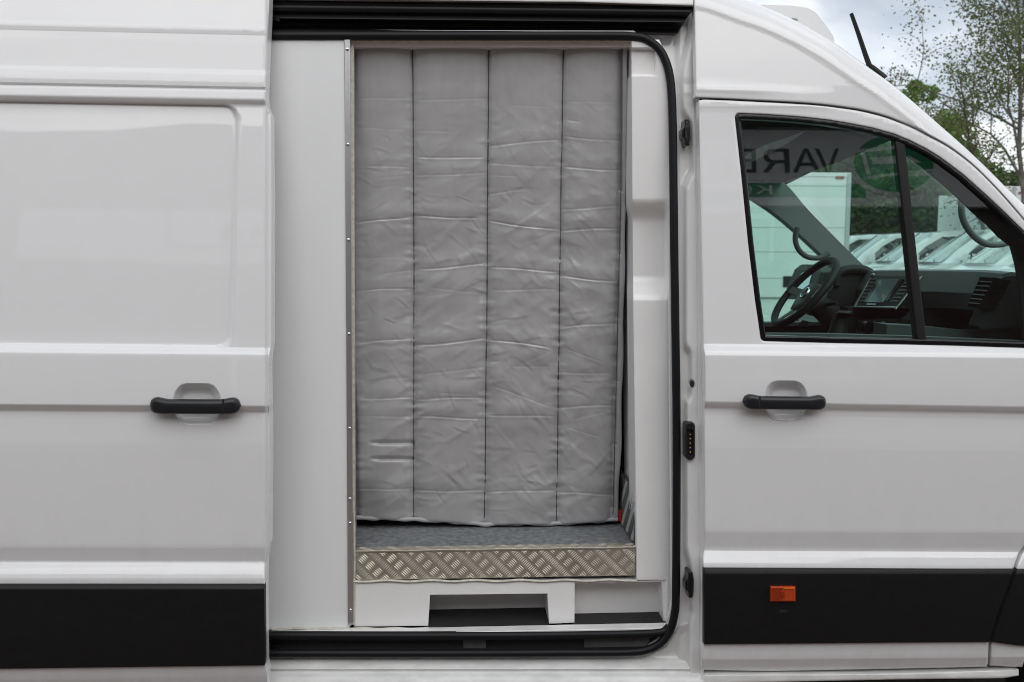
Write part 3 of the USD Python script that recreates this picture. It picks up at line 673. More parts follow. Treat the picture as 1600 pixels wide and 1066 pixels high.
for side in (0, 1):
    xk = (xb + .0005) if side else (xa - .003)
    ztop = W(963, 742, .36)[2] if side else W(556, 780, .16)[2]
    sk_ = 0.0 if side else -.030
    kp = obj(VAN, 'kick_plate', hull([(xk - .003, .16, Zf), (xk + .003, .16, Zf), (xk - .003 + sk_, .48, Zf), (xk + .003 + sk_, .48, Zf), (xk - .003, .16, ztop), (xk + .003, .16, ztop), (xk - .003 + sk_, .48, ztop), (xk + .003 + sk_, .48, ztop)]), MAT['tread_side'])
    sg = -1 if side else 1
    tk = tread(.165, .475, Zf + .005, ztop - .005, lambda a, b, h, sg=sg, xk=xk, sk_=sk_: (xk + sg * (.003 + h) + sk_ * (a - .16) / .32, a, b), bar=(.030, .0042, .0022), n=4)
    obj(kp, 'tread_bars', tk, MAT['tread_dark'], smooth=20, kind='stuff')
# sealant under the step and lower skirt with two footwells
obj(VAN, 'sealant_bead', cat_([tube(W(np.linspace(552, 995, 60), 908.5 + 1.0 * np.sin(np.linspace(0, 40, 60)) - np.linspace(0, 3, 60) * .5, .140), .0045, 6), tube(W([994.5, 1042], [905.5, 904.5], .140), .004, 6), tube(W(np.linspace(425, 670, 40), 983 + .8 * np.sin(np.linspace(0, 30, 40)), .13), .005, 6), tube(W([553, 554, 553], [800, 880, 976], .140), .004, 6)]), MAT['cream_sealant'], smooth=60)
sk = Polygon([(553, 911), (1041, 906.5), (1046, 975), (1037, 975), (1034, 909), (898, 911), (897.5, 973), (858, 974.5), (855.5, 927.5), (672, 929.5), (669, 978), (553, 979)])
obj(VAN, 'footwell_skirt', slab(sk, .142, .285), MAT['gelcoat'], label='white skirt under the step with two dark footwells')
obj(VAN, 'footwell_back', slab([(640, 900), (880, 900), (880, 1000), (640, 1000)], .29, .31), MAT['gelcoat'])
obj(VAN, 'footwell_back', slab([(880, 895), (1100, 895), (1100, 1000), (880, 1000)], .222, .31), MAT['gelcoat'])
zmat = W(760, 977.5, .142)[2]
xm = [W(668, 977, .142)[0], W(859, 977, .142)[0], W(896, 974, .142)[0], W(1040, 974, .142)[0]]
obj(VAN, 'footwell_mat', bxy(xm[0], xm[1], .128, .288, zmat - .012, zmat), MAT['rubber_mat'])
obj(VAN, 'footwell_mat', bxy(xm[2], xm[3], .128, .221, zmat - .012, zmat + .003), MAT['rubber_mat'])
# threshold strip, dark step channel, brackets, white sill
zth = W(700, 983, .11)[2]
xs0, xs1 = W(250, 980, .1)[0], W(1048, 980, .1)[0]
obj(VAN, 'threshold_strip', bxy(xs0, xs1, .085, .127, zth - .010, zth, .002), MAT['sill_paint'])
obj(VAN, 'threshold_seal', tube(smooth_path(W([300, 430, 600, 800, 900, 1000, 1035, 1046], [993, 993, 993.5, 993, 992, 990, 987, 980], .088), 6), .0135, 10), MAT['black_rubber'], smooth=60)
obj(VAN, 'step_channel', slab([(300, 992), (1046, 988), (1050, 1024), (300, 1026)], .125, .20), MAT['dark_well'])
obj(VAN, 'channel_bracket', slab([(724, 1000), (759, 1000), (759, 1013), (724, 1013)], .118, .13), MAT['grey_bracket'])
obj(VAN, 'channel_bracket', slab([(913, 996), (1016, 992), (1012, 1010), (913, 1012)], .118, .13), MAT['grey_bracket'])
obj(VAN, 'roller_arm', tube(W([418, 428, 437], [1010, 1010, 1008], .10), .006, 8), MAT['gloss_black'], smooth=50)
sl = Polygon([(250, 1027), (1005, 1027), (1040, 1012), (1062, 978), (1075, 972), (1094, 975), (1096, 1053), (1104, 1054), (1350, 1052.5), (1592, 1046.5), (1592, 1056), (1568, 1060), (1400, 1062), (1110, 1068), (1000, 1120), (250, 1120)])
slp = np.array([(960, .06), (1020, .078), (1028, .070), (1032, .060), (1046, .034), (1048, .038), (1050, .037), (1055, .022), (1066, .004), (1070, .006), (1080, .035), (1125, .05)])
obj(VAN, 'door_sill', panel(sl, ybody, lambda u, v: np.interp(v, slp[:, 0], slp[:, 1]) * np.where(u < 1098, 1, .3) , us=lines(250, 1600, 24, np.arange(1000, 1105, 6)), vs=lines(970, 1122, 5, list(slp[:, 0])), bevel=2.5, depth=.006, thick=.25), MAT['sill_paint'], smooth=45, label='white painted sill running under the doors')
sc_rng = random.Random(4)
und = W(1400, 1062, .06)
obj(VAN, 'underbody', bxy(-3.3, 2.9, .33, 1.85, .30, Zf - .05), MAT['dark_well'])

# ---- sliding door (open, standing proud of the rear body side)
LW = (0, [0, 107, 155, 535, 560, 633, 690, 855, 912, 1046, 1070], [.024, .020, .017, .010, .008, .007, .006, .002, .0, -.013, -.015])
SD = [(-330, -70), (421, -70), (421, 0), (418.5, 60), (416.5, 112), (415, 150), (416.5, 165), (423.5, 180), (424.5, 300), (424, 540), (421, 555), (420, 575), (421, 640), (421.5, 700), (420.5, 850), (416, 872), (414.5, 884), (414, 912), (415, 1040), (417.5, 1050), (417.5, 1090), (-330, 1090)]
prof_s = [(-80, .03), (-20, .008), (34, 0), (38, -.002), (46, .001), (60, .001), (98, .0035), (103, .0035), (107, -.002), (110, -.003), (128, -.003), (129.5, -.001), (131.5, .004), (133, .004), (135, -.002), (148, -.002), (150, -.001), (157, .010), (160, .011), (500, .011), (539.5, .011), (541, .010), (550, -.006), (554, -.007), (631, -.005), (633, -.003), (641, .015), (643, .0165), (690, .0115), (700, .0115), (850, .0215), (855, .0225), (876, .034), (879, .034), (888, .022), (902, .010), (906, .009), (1046, .006), (1060, .010), (1095, .04)]
psv, psy = np.array(prof_s).T
recess = rnd(Polygon([(-420, 156), (373.5, 156), (371, 250), (367, 400), (362, 542), (-420, 542)]), 24)
REC = shapely.transform(recess, lambda c: c)
def dy_sd(u, w):
    dy = np.interp(w, psv, psy)
    d = shapely.distance(shapely.points(np.stack([u, w], 1)), REC.boundary)
    ins = shapely.contains_xy(REC, u, w)
    k = np.clip(np.where(ins, d, -d) / 5.0 + .15, 0, 1); k = k * k * (3 - 2 * k)
    dy = dy + .013 * k * np.clip((w - 150) / 4, 0, 1)
    v = w + u * np.interp(w, LW[1], LW[2])
    c = cup(u, v, 308, 600, 663, 37)
    dy = np.where(c > 0, -.003 + c + np.clip((v - 628) / 30, 0, 1) * .016, dy)
    # rolled leading edge with a fine step
    dy = dy + .014 * np.clip((u - 411) / 8, 0, 1) ** 2 * (w < 905) + .002 * (1 / (1 + np.exp(-(u - 415.5) * 1.5))) * (w > 170) * (w < 905)
    dy = dy + .0003 * np.sin(u / 90.0 + 1) * np.sin(w / 70.0)          # gentle sheet-metal waviness
    return dy
_skin = ybody
ysd = lambda z: _skin(z) - .085
sdus = lines(-330, 430, 10, list(np.arange(330, 380, 3)) + list(np.arange(266, 352, 1.5)) + list(np.arange(404, 426, 1.5)))
sdvs = lines(-70, 1092, 9, list(psv) + list(np.arange(156, 186, 3)) + list(np.arange(512, 548, 3)) + list(np.arange(597, 668, 1.5)))
SDOOR = obj(VAN, 'sliding_door', panel(SD, ysd, dy_sd, us=sdus, vs=sdvs, warp=LW, bevel=2.0, depth=.004, thick=.055), P, smooth=42, label='white sliding side door pushed back, with a pressed blank window panel')
ybody = ysd
handle(304, 634, 143, 25, -.018, SDOOR, .004)
lk = lift(np.array([348.0]), np.array([634.0]), ysd, -.0355)[0]
obj(SDOOR, 'lock_cap', box(lk + [0, .004, 0], (.005, .002, .036), .0008), MAT['dark_well'])
strip2 = rnd(Polygon([(-330, 912.5), (413.5, 912.5), (414.5, 1040), (100, 1044), (-330, 1050)]), 3)
obj(SDOOR, 'rub_strip', panel(strip2, ysd, lambda u, v: -.010 + .010 * np.clip((921 - v) / 9, 0, 1), us=lines(-330, 416, 24), vs=lines(905, 1055, 8, [912, 915, 919, 921, 923]), bevel=2.5, depth=.006, thick=.02), MAT['black_trim'], smooth=30)
ybody = _skin
# inner frame of the sliding door's leading edge (seen as a narrow return)
# ---- rear body side behind the open door, far side, bulkhead
rb = W([-900, 418], [500, 500], .03)
obj(VAN, 'rear_body_side', bxy(-3.4, W(250, 500, .1)[0], .14, .20, .45, ZROOF + .02, .01), P)
obj(VAN, 'far_body_side', bxy(-3.4, .86, 1.86, 1.90, .40, ZROOF - .05, .01), P)
obj(VAN, 'rear_end', bxy(-3.44, -3.4, .12, 1.9, .40, ZROOF, .01), P)
bx0 = W(1120, 500, .2)[0]
obj(VAN, 'cab_bulkhead', bxy(bx0 - .03, bx0, .18, 1.84, .5, 2.25), MAT['cab_dark'])

# ================================================================== cab interior
# pillars, header, windscreen
Y1 = 1.82
far_l = smooth_path([(1120, 268), (1150, 290), (1171, 307), (1210, 333), (1244, 361), (1280, 394), (1311, 424), (1330, 440)], 4)
far_r = smooth_path([(1190, 262), (1228, 288), (1262, 327), (1300, 366), (1330, 396), (1357, 422), (1385, 446)], 4)
obj(VAN, 'cab_pillar', slab(Polygon([tuple(p) for p in far_l] + [tuple(p) for p in far_r[::-1]]).buffer(0), Y1, Y1 + .07), MAT['cab_pillar'], smooth=30)
nearp = Polygon([(1392, 196), (1440, 215), (1490, 250), (1540, 292), (1620, 365), (1680, 440), (1680, 560), (1597, 530), (1594, 505), (1590, 450), (1585, 415), (1577, 385), (1559, 371), (1541, 352), (1518, 332), (1480, 296), (1440, 262), (1400, 232)]).buffer(0)
obj(VAN, 'cab_pillar', slab(nearp, .150, .135), MAT['cab_dark'])
# header rail along the windscreen top
hA, hB = W(1405, 214, .17), W(1222, 286, Y1)
hm = (hA + hB) / 2 + np.array([.06, 0, .02])
hp = smooth_path([hA, hm, hB], 8)
obj(VAN, 'windscreen_header', cat_([hull([p, q, p + [-.25, 0, .05], q + [-.25, 0, .05], p + [0, 0, .1], q + [0, 0, .1]]) for p, q in zip(hp[:-1], hp[1:])]), MAT['headliner'])
# headliner
hz = 2.11
obj(VAN, 'headliner', hull([(bx0, .16, 2.06), (hA[0] - .2, .16, 2.06), (hA[0] - .2, 1.84, 2.06), (bx0, 1.84, 2.06), (bx0, .3, 2.2), (hA[0] - .1, .3, 2.16), (hA[0] - .1, 1.7, 2.16), (bx0, 1.7, 2.2)]), MAT['headliner'])
dk = W(1400, 300, .3)
obj(VAN, 'sun_visor', hull(list(W([1180, 1360, 1365, 1184], [196, 200, 206, 203], .35)) + list(W([1180, 1360, 1365, 1184], [196, 200, 206, 203], .75) + [0, 0, .02])), MAT['cab_light'])
# windscreen glass
nb = W([1405, 1450, 1520, 1600, 1690, 1760], [196, 225, 285, 358, 438, 500], .16)
fb = W([1222, 1245, 1285, 1330, 1372, 1400], [284, 306, 350, 395, 438, 465], Y1 + .03)
gv, nS = [], 9
for a_, b_ in zip(nb, fb):
    for s in np.linspace(0, 1, nS): gv.append(a_ * (1 - s) + b_ * s + np.array([.14, 0, .03]) * 4 * s * (1 - s))
gf = [[i * nS + j, i * nS + j + 1, (i + 1) * nS + j + 1, (i + 1) * nS + j] for i in range(len(nb) - 1) for j in range(nS - 1)]
obj(VAN, 'windscreen', (np.array(gv), gf), MAT['screen_pane'], smooth=True)
# far door: dark inner panel, sill, pane and B post
FD = obj(VAN, 'far_cab_door', slab([(1060, 512), (1200, 510), (1330, 508), (1500, 520), (1500, 760), (1060, 760)], Y1, Y1 + .06), MAT['cab_dark'])
obj(FD, 'door_sill_trim', slab([(1060, 505), (1330, 503), (1330, 508), (1060, 511)], Y1 - .04, Y1 + .03), MAT['cab_grey'])
obj(FD, 'window_pane', slab(Polygon([(1060, 506), (1060, 262), (1120, 270), (1171, 308), (1244, 362), (1311, 425), (1345, 455), (1360, 504)]), Y1 + .045, Y1 + .048), MAT['far_glass'])
obj(VAN, 'far_door_post', slab([(1040, 240), (1094, 246), (1112, 505), (1040, 505)], Y1, Y1 + .07), MAT['cab_dark'])
obj(VAN, 'far_roof_rail', slab(Polygon([(1000, 165), (1285, 192), (1290, 258), (1228, 289), (1195, 266), (1122, 268), (1000, 262)]), Y1 + .005, Y1 + .06), MAT['cab_dark'])
obj(VAN, 'headliner', bxy(bx0, hA[0] + .1, 1.74, 1.80, 1.98, 2.16, .01), MAT['headliner'])
# grab handles
def grab(pts, y, r, m):
    return obj(VAN, 'grab_handle', tube(smooth_path(W([p[0] for p in pts], [p[1] for p in pts], y), 6), r, 10), m, smooth=60)
grab([(1246, 356), (1243, 366), (1243.5, 380), (1250, 393), (1263, 402), (1281, 403), (1295, 396)], 1.74, .013, MAT['cab_grey'])
grab([(1503, 312), (1503, 334), (1509, 352), (1523, 370), (1541, 381), (1562, 382), (1583, 376)], .27, .011, MAT['cab_light'])
# near door inner panel and the sill trim seen under the glass
obj(DOOR, 'inner_panel', cat_([slab([(1175, 530), (1610, 543), (1610, 1000), (1175, 1000)], .10, .15)]), MAT['cab_dark'])
obj(DOOR, 'inner_sill', slab([(1192, 521), (1300, 522), (1440, 526), (1600, 533), (1600, 545), (1192, 534)], .10, .14), MAT['cab_grey'])
# dashboard body: rear edge line on the far and near side, pixels at those depths
def edge(u, v, y): return W(u, v, y)
ys_d = np.array([1.76, 1.5, 1.25, 1.0, .75, .5, .36, .26])
u_top = np.array([1318, 1336, 1362, 1395, 1436, 1490, 1532, 1568]); v_top = np.array([428, 425, 424, 423.5, 423.5, 424, 425, 428])
u_mid = u_top - np.array([14, 14, 16, 20, 22, 24, 26, 24]); v_mid = np.array([452, 452, 453, 454, 455, 456, 458, 460])
u_bot = u_top - np.array([8, 8, 10, 14, 16, 14, 18, 18]); v_bot = np.array([478, 478, 479, 480, 481, 481, 484, 488])
dv_, nR = [], 8
for i, yy in enumerate(ys_d):
    t_, m_, b_ = edge(u_top[i], v_top[i], yy), edge(u_mid[i], v_mid[i], yy), edge(u_bot[i], v_bot[i], yy)
    dv_ += [t_ + [.42, 0, -.16], t_ + [.26, 0, -.02], t_ + [.03, 0, .006], t_, m_, b_, b_ + [.16, 0, -.03], b_ + [.2, 0, -.5]]
df = [[i * nR + j, i * nR + j + 1, (i + 1) * nR + j + 1, (i + 1) * nR + j] for i in range(len(ys_d) - 1) for j in range(nR - 1)]
dm = trimesh.Trimesh(*meshkit.arrays((np.array(dv_), df))[:2], process=False)
# end cap near the door
cap = list(range((len(ys_d) - 1) * nR, len(ys_d) * nR))
DASH = obj(VAN, 'dashboard', trimesh.Trimesh(dm.vertices, np.vstack([dm.faces, [(cap[0], cap[k], cap[k + 1]) for k in range(1, nR - 1)]]), process=False), MAT['cab_grey'], smooth=35, label='dark grey dashboard behind the cab window')
# lower dark parts: glove area, end block near the door
obj(DASH, 'lower_panel', slab([(1440, 482), (1530, 480), (1600, 470), (1600, 700), (1420, 700), (1420, 500)], .62, .68), MAT['cab_dark'])
obj(DASH, 'end_block', slab(rnd([(1560, 438), (1570, 432), (1600, 430), (1600, 512), (1528, 514), (1546, 470)], 4), .235, .30), MAT['cab_dark'])
obj(DASH, 'lower_panel', slab([(1325, 480), (1440, 482), (1440, 700), (1300, 700)], 1.12, 1.2), MAT['cab_dark'])
obj(DASH, 'shelf_edge', slab(Polygon([(1385, 507), (1440, 510), (1520, 518), (1560, 517), (1596, 508), (1596, 532), (1385, 527)]), .34, .44), MAT['cab_grey'])
# instrument hood
hoodp = smooth_path([(1306, 446), (1308, 432), (1315, 424), (1332, 420.5), (1348, 421.5), (1360, 427), (1366, 434)], 5)
obj(DASH, 'instrument_hood', tube(W(hoodp[:, 0], hoodp[:, 1], 1.32), .020, 8), MAT['cab_dark'], smooth=50)
obj(DASH, 'instrument_panel', slab(Polygon([(1310, 430), (1335, 424), (1358, 430), (1362, 438), (1336, 478), (1300, 476), (1297, 462)]), 1.33, 1.38), MAT['cab_dark'])
obj(DASH, 'knee_panel', slab(Polygon([(1270, 462), (1300, 468), (1340, 482), (1345, 496), (1270, 494), (1250, 484)]), 1.45, 1.5), MAT['cab_grey'])
# centre console face with screen, vents, buttons
CC = [W(1362, 431, 1.12), W(1440, 432, .70), W(1401, 481, .70), W(1336, 480, 1.12)]
cons = obj(DASH, 'centre_console', hull(list(CC) + [c + np.array([.10, 0, -.01]) for c in CC]), MAT['cab_dark'])
rimc = smooth_path([CC[0] * .92 + CC[1] * .08, CC[0], CC[0] * .5 + CC[3] * .5, CC[3], CC[3] * .92 + CC[2] * .08, CC[2] * .92 + CC[3] * .08, CC[2], CC[2] * .5 + CC[1] * .5, CC[1]], 5)
obj(cons, 'trim_line', tube(rimc, .006, 8), MAT['satin_silver'], smooth=60)
obj(cons, 'screen', quadface(CC, .27, .66, .12, .86, .003), MAT['screen_glass'])
obj(cons, 'screen_button_bar', quadface(CC, .66, .74, .12, .80, .003), MAT['gloss_black'])
obj(cons, 'screen_button_bar', quadface(CC, .20, .27, .12, .86, .003), MAT['gloss_black'])
obj(cons, 'card_slot', quadface(CC, .30, .52, .90, .94, .003), MAT['satin_silver'])
for c0, c1 in ((.05, .18), (.79, .94)):
    for k in range(7):
        obj(cons, 'vent_slat', quadface(CC, c0, c1, .10 + k * .115, .10 + k * .115 + .028, .002, .003), MAT['vent_grey'])
VR = [W(1531, 433, .265), W(1556, 434, .215), W(1530, 481, .215), W(1511, 479, .265)]
vent = obj(DASH, 'side_vent', hull(list(VR) + [c + np.array([.05, 0, -.01]) for c in VR]), MAT['gloss_black'])
for k in range(6):
    obj(vent, 'vent_slat', quadface(VR, .08, .92, .14 + k * .145, .14 + k * .145 + .032, .002, .003), MAT['vent_grey'])
VL = [W(1300, 441, 1.62), W(1312, 441, 1.52), W(1296, 463, 1.52), W(1288, 463, 1.62)]
vent = obj(DASH, 'side_vent', hull(list(VL) + [c + np.array([.05, 0, -.01]) for c in VL]), MAT['gloss_black'])
for k in range(5):
    obj(vent, 'vent_slat', quadface(VL, .06, .94, .1 + k * .18, .1 + k * .18 + .07, .004, .005), MAT['cab_light'])
# control panel with three knobs
CP = [W(1342, 500, .98), W(1402, 498, .72), W(1396, 524, .72), W(1336, 522, .98)]
ctl = obj(DASH, 'control_panel', hull(list(CP) + [c + np.array([.05, 0, -.01]) for c in CP]), MAT['cab_dark'])
for s in (.22, .45, .68):
    q = (CP[0] * (1 - s) + CP[1] * s) * .45 + (CP[3] * (1 - s) + CP[2] * s) * .55
    n_ = np.cross(CP[1] - CP[0], CP[3] - CP[0]); n_ /= np.linalg.norm(n_); n_ = n_ if n_ @ (CAM - q) > 0 else -n_
    obj(ctl, 'knob', tube([q, q + n_ * .024], [.021, .018], 18), MAT['gloss_black'], smooth=35)
    obj(ctl, 'knob_ring', tube([q - n_ * .001, q + n_ * .004], [.025, .025], 18), MAT['satin_silver'], smooth=35)
# gear lever
gl_ = obj(VAN, 'gear_lever', cat_([trimesh.Trimesh(*meshkit.arrays(hull([W(1303, 491, 1.0), W(1312, 485, 1.0), W(1332, 486, .95), W(1334, 492, .95), W(1318, 502, 1.0), W(1304, 503, 1.0), W(1310, 488, .93), W(1326, 490, .9)]))[:2], process=False), tube(W([1312, 1310, 1306], [498, 515, 535], .98), [.03, .035, .05], 10)]), MAT['cab_dark'], smooth=50)
# steering wheel
SW = xf('steering_wheel', parent=VAN)
wcn = W(1257.5, 456.5, 1.35)
e1 = np.array([math.cos(math.radians(50)), 0, math.sin(math.radians(50))]); e2 = np.array([0, 1.0, 0]); nn_ = np.cross(e2, e1); nn_ = nn_ if nn_[0] < 0 else -nn_
ang = np.linspace(0, 2 * math.pi, 48, endpoint=False)
ring = wcn + .182 * (np.cos(ang)[:, None] * e1 + np.sin(ang)[:, None] * e2)
obj(SW, 'wheel_rim', tube(ring, .0165, 10, closed=True), MAT['cab_dark'], smooth=60)
hubp = wcn - nn_ * .035
obj(SW, 'airbag_cover', hull([hubp + nn_ * .03 + .060 * (math.cos(t) * e1 + math.sin(t) * e2 * 1.15) for t in np.arange(0, 6.28, .5)] + [hubp - nn_ * .02 + .08 * (math.cos(t) * e1 + math.sin(t) * e2 * 1.2) for t in np.arange(0, 6.28, .5)] + [hubp + nn_ * .02 - e1 * .09 + e2 * k * .05 for k in (-1, 1)]), MAT['cab_grey'], smooth=40)
bd = obj(SW, 'badge', tube([hubp + nn_ * .030, hubp + nn_ * .036], [.030, .028], 24), MAT['chrome'], smooth=35)
obj(bd, 'badge_centre', tube([hubp + nn_ * .034, hubp + nn_ * .0375], [.022, .022], 24), MAT['cab_dark'], smooth=35)
for k in (-1, 1): obj(bd, 'badge_letter', cat_([tube([hubp + nn_ * .038 + e1 * .018 * k + e2 * .014 * s, hubp + nn_ * .038 + e1 * (-.002 if k > 0 else -.018) + e2 * .005 * s * (1 if k > 0 else 1.2)], .0022, 6) for s in (-1, 1)]), MAT['chrome'])
for dirv in (e2, -e2): obj(SW, 'spoke', hull([hubp + dirv * .06 + e1 * q for q in (-.022, .022)] + [wcn + dirv * .178 + e1 * q for q in (-.016, .016)] + [hubp + dirv * .06 + e1 * q + nn_ * .02 for q in (-.022, .022)] + [wcn + dirv * .178 + e1 * q + nn_ * .012 for q in (-.016, .016)]), MAT['cab_grey'])
for k in (-1, 1): obj(SW, 'lower_spoke', tube([hubp - e1 * .085 + e2 * .022 * k + nn_ * .012, wcn - e1 * .178 + e2 * .036 * k], .007, 8), MAT['satin_silver'], smooth=50)
obj(SW, 'column', tube([hubp - nn_ * .01, hubp - nn_ * .35], [.05, .07], 14), MAT['cab_dark'], smooth=50)
obj(SW, 'stalk', tube([hubp - nn_ * .06, hubp - nn_ * .05 - e2 * .17 + e1 * .02], [.009, .007], 8), MAT['cab_dark'], smooth=50)
# far side door mirror outside
def mirror_face(pts, y_r, y_l, u_r, u_l, back):
    o = []
    for u, v in pts:
        y = y_l + (y_r - y_l) * (u - u_l) / (u_r - u_l); p = W(u, v, y); p = p + np.array([.33 * (p[2] - 1.50), 0, 0]); o += [p, p + np.array([back, back * .3, 0])]
    return hull(o)
mir = np.array(rnd([(1236, 421), (1244, 413), (1268, 414), (1278, 424), (1276, 466), (1240, 468), (1233, 452)], 6).exterior.coords)[:-1]
DM = obj(VAN, 'door_mirror', mirror_face(mir, 2.06, 2.24, 1278, 1233, .07), MAT['car_dark'], smooth=30, label='black far-side door mirror seen beyond the steering wheel')
mg = np.array(rnd([(1243, 442), (1250, 426), (1265, 420), (1267, 458), (1244, 462)], 4).exterior.coords)[:-1]
mgm = mirror_face(mg, 2.06, 2.24, 1278, 1233, .01); mgm.apply_translation([-.004, -.002, 0])
obj(DM, 'mirror_glass', mgm, MAT['chrome'])
# paper on the far door
obj('/World', 'folded_paper', hull(list(W([1246, 1254, 1265, 1262], [509, 500, 503, 510], 1.5)) + list(W([1248, 1256, 1264], [511, 503, 508], 1.58))), MAT['sign_white'], label='small folded white paper lying by the far cab door', cat='paper')

# ================================================================== the insulated curtain
YC = .400
def YCV(v): return np.interp(v, [70, 400, 815], [.200, .290, .400])
CUR = xf('insulated_curtain', label='quilted silver grey insulating curtain hanging in the side door opening', cat='curtain')
seamU = [(np.array([68, 815.]), np.array([553.0, 556.0])), (np.array([68, 400, 815.]), np.array([644.5, 647, 646.5])), (np.array([68, 400, 815.]), np.array([763.5, 761.5, 757.0])), (np.array([68, 300, 815.]), np.array([880.5, 876.5, 869.5])), (np.array([68, 300, 815.]), np.array([971.5, 970.0, 957.5])), (np.array([68, 300, 700, 815.]), np.array([980, 977.5, 969.5, 964.5]))]
def SU(k, v): return np.interp(v, *seamU[k])
bot_u = [550, 600, 640, 700, 757, 800, 869, 920, 966]; bot_v = [812, 812, 814, 816.5, 822, 820, 821, 817, 814]
top_u = [550, 645, 700, 757, 763, 770, 830, 875, 940, 985]; top_v = [70.5, 71.5, 71, 71.5, 73, 71.5, 70, 72.5, 71.5, 71.5]
rng = np.random.default_rng(7)
# creases: column, v at its left seam, v at its right seam, depth (m), from/to fraction
CRE = [(0, 154, 154, .3, 0, 1), (0, 199, 204, .2, 0, .9), (0, 259, 262, .55, 0, 1), (0, 281, 274, .25, .4, 1), (0, 300, 287, .25, .3, .8), (0, 349, 338, 1.3, 0, 1), (0, 404, 402, .3, .2, .7), (0, 436, 421, .5, .5, 1), (0, 455, 450, 1.0, 0, 1), (0, 537, 528, 1.0, 0, 1), (0, 595, 590, .3, .5, 1), (0, 622, 622, 1.1, .1, 1), (0, 651, 651, .5, 0, 1), (0, 765, 763, .9, 0, 1),
       (1, 157, 154, .35, 0, 1), (1, 205, 207, .3, 0, .5), (1, 245, 247, .8, .05, .95), (1, 275, 270, .5, 0, 1), (1, 338, 341, 1.3, .0, .85), (1, 421, 413, 1.3, .1, 1), (1, 446, 460, .4, .2, 1), (1, 466, 452, .4, .2, .7), (1, 540, 530, 1.5, .05, 1), (1, 588, 573, .6, .15, 1), (1, 613, 618, .4, .3, .9), (1, 624, 621, 1.2, 0, 1), (1, 651, 654, 1.2, 0, 1), (1, 766, 767, 1.2, 0, 1),
       (2, 163, 168, .2, .3, .8), (2, 228, 218, .8, 0, 1), (2, 256, 261, .5, 0, 1), (2, 274, 279, .4, 0, .4), (2, 303, 289, .7, 0, .5), (2, 345, 360, 1.2, .0, 1), (2, 418, 424, 1.1, .05, 1), (2, 453, 453, .7, .1, .95), (2, 505, 485, .6, .05, .3), (2, 530, 545, 1.4, .05, .85), (2, 566, 554, .8, .05, .2), (2, 590, 545, .6, .5, .95), (2, 600, 640, .6, .1, .9), (2, 648, 652, 1.1, 0, 1), (2, 575, 572, .5, .35, .9), (2, 770, 765, 1.1, 0, 1),
       (3, 159, 160, .25, 0, .9), (3, 213, 221, .7, .0, 1), (3, 187, 200, .4, .0, .3), (3, 262, 266, .9, .0, 1), (3, 327, 322, .8, 0, 1), (3, 360, 357, 1.2, .0, 1), (3, 432, 440, 1.5, .0, .97), (3, 512, 504, 1.2, .0, 1), (3, 540, 575, .5, .1, 1), (3, 583, 583, .8, .0, .9), (3, 636, 634, 1.3, .0, .95), (3, 662, 640, .6, .25, 1), (3, 664, 690, .5, .2, .7), (3, 770, 772, 1.1, 0, 1)]
CRK = []
for _ in range(300):
    cv = 120 + 690 * rng.random() ** .8; cu = rng.uniform(556, 964)
    an = rng.choice([-.62, .7, .05, 1.1, -.2]) + rng.normal() * .22
    CRK.append((cu, cv, math.cos(an), math.sin(an), rng.uniform(14, 70), rng.uniform(.0004, .0017) * min(1.2, cv / 420), rng.uniform(1.2, 3.0)))
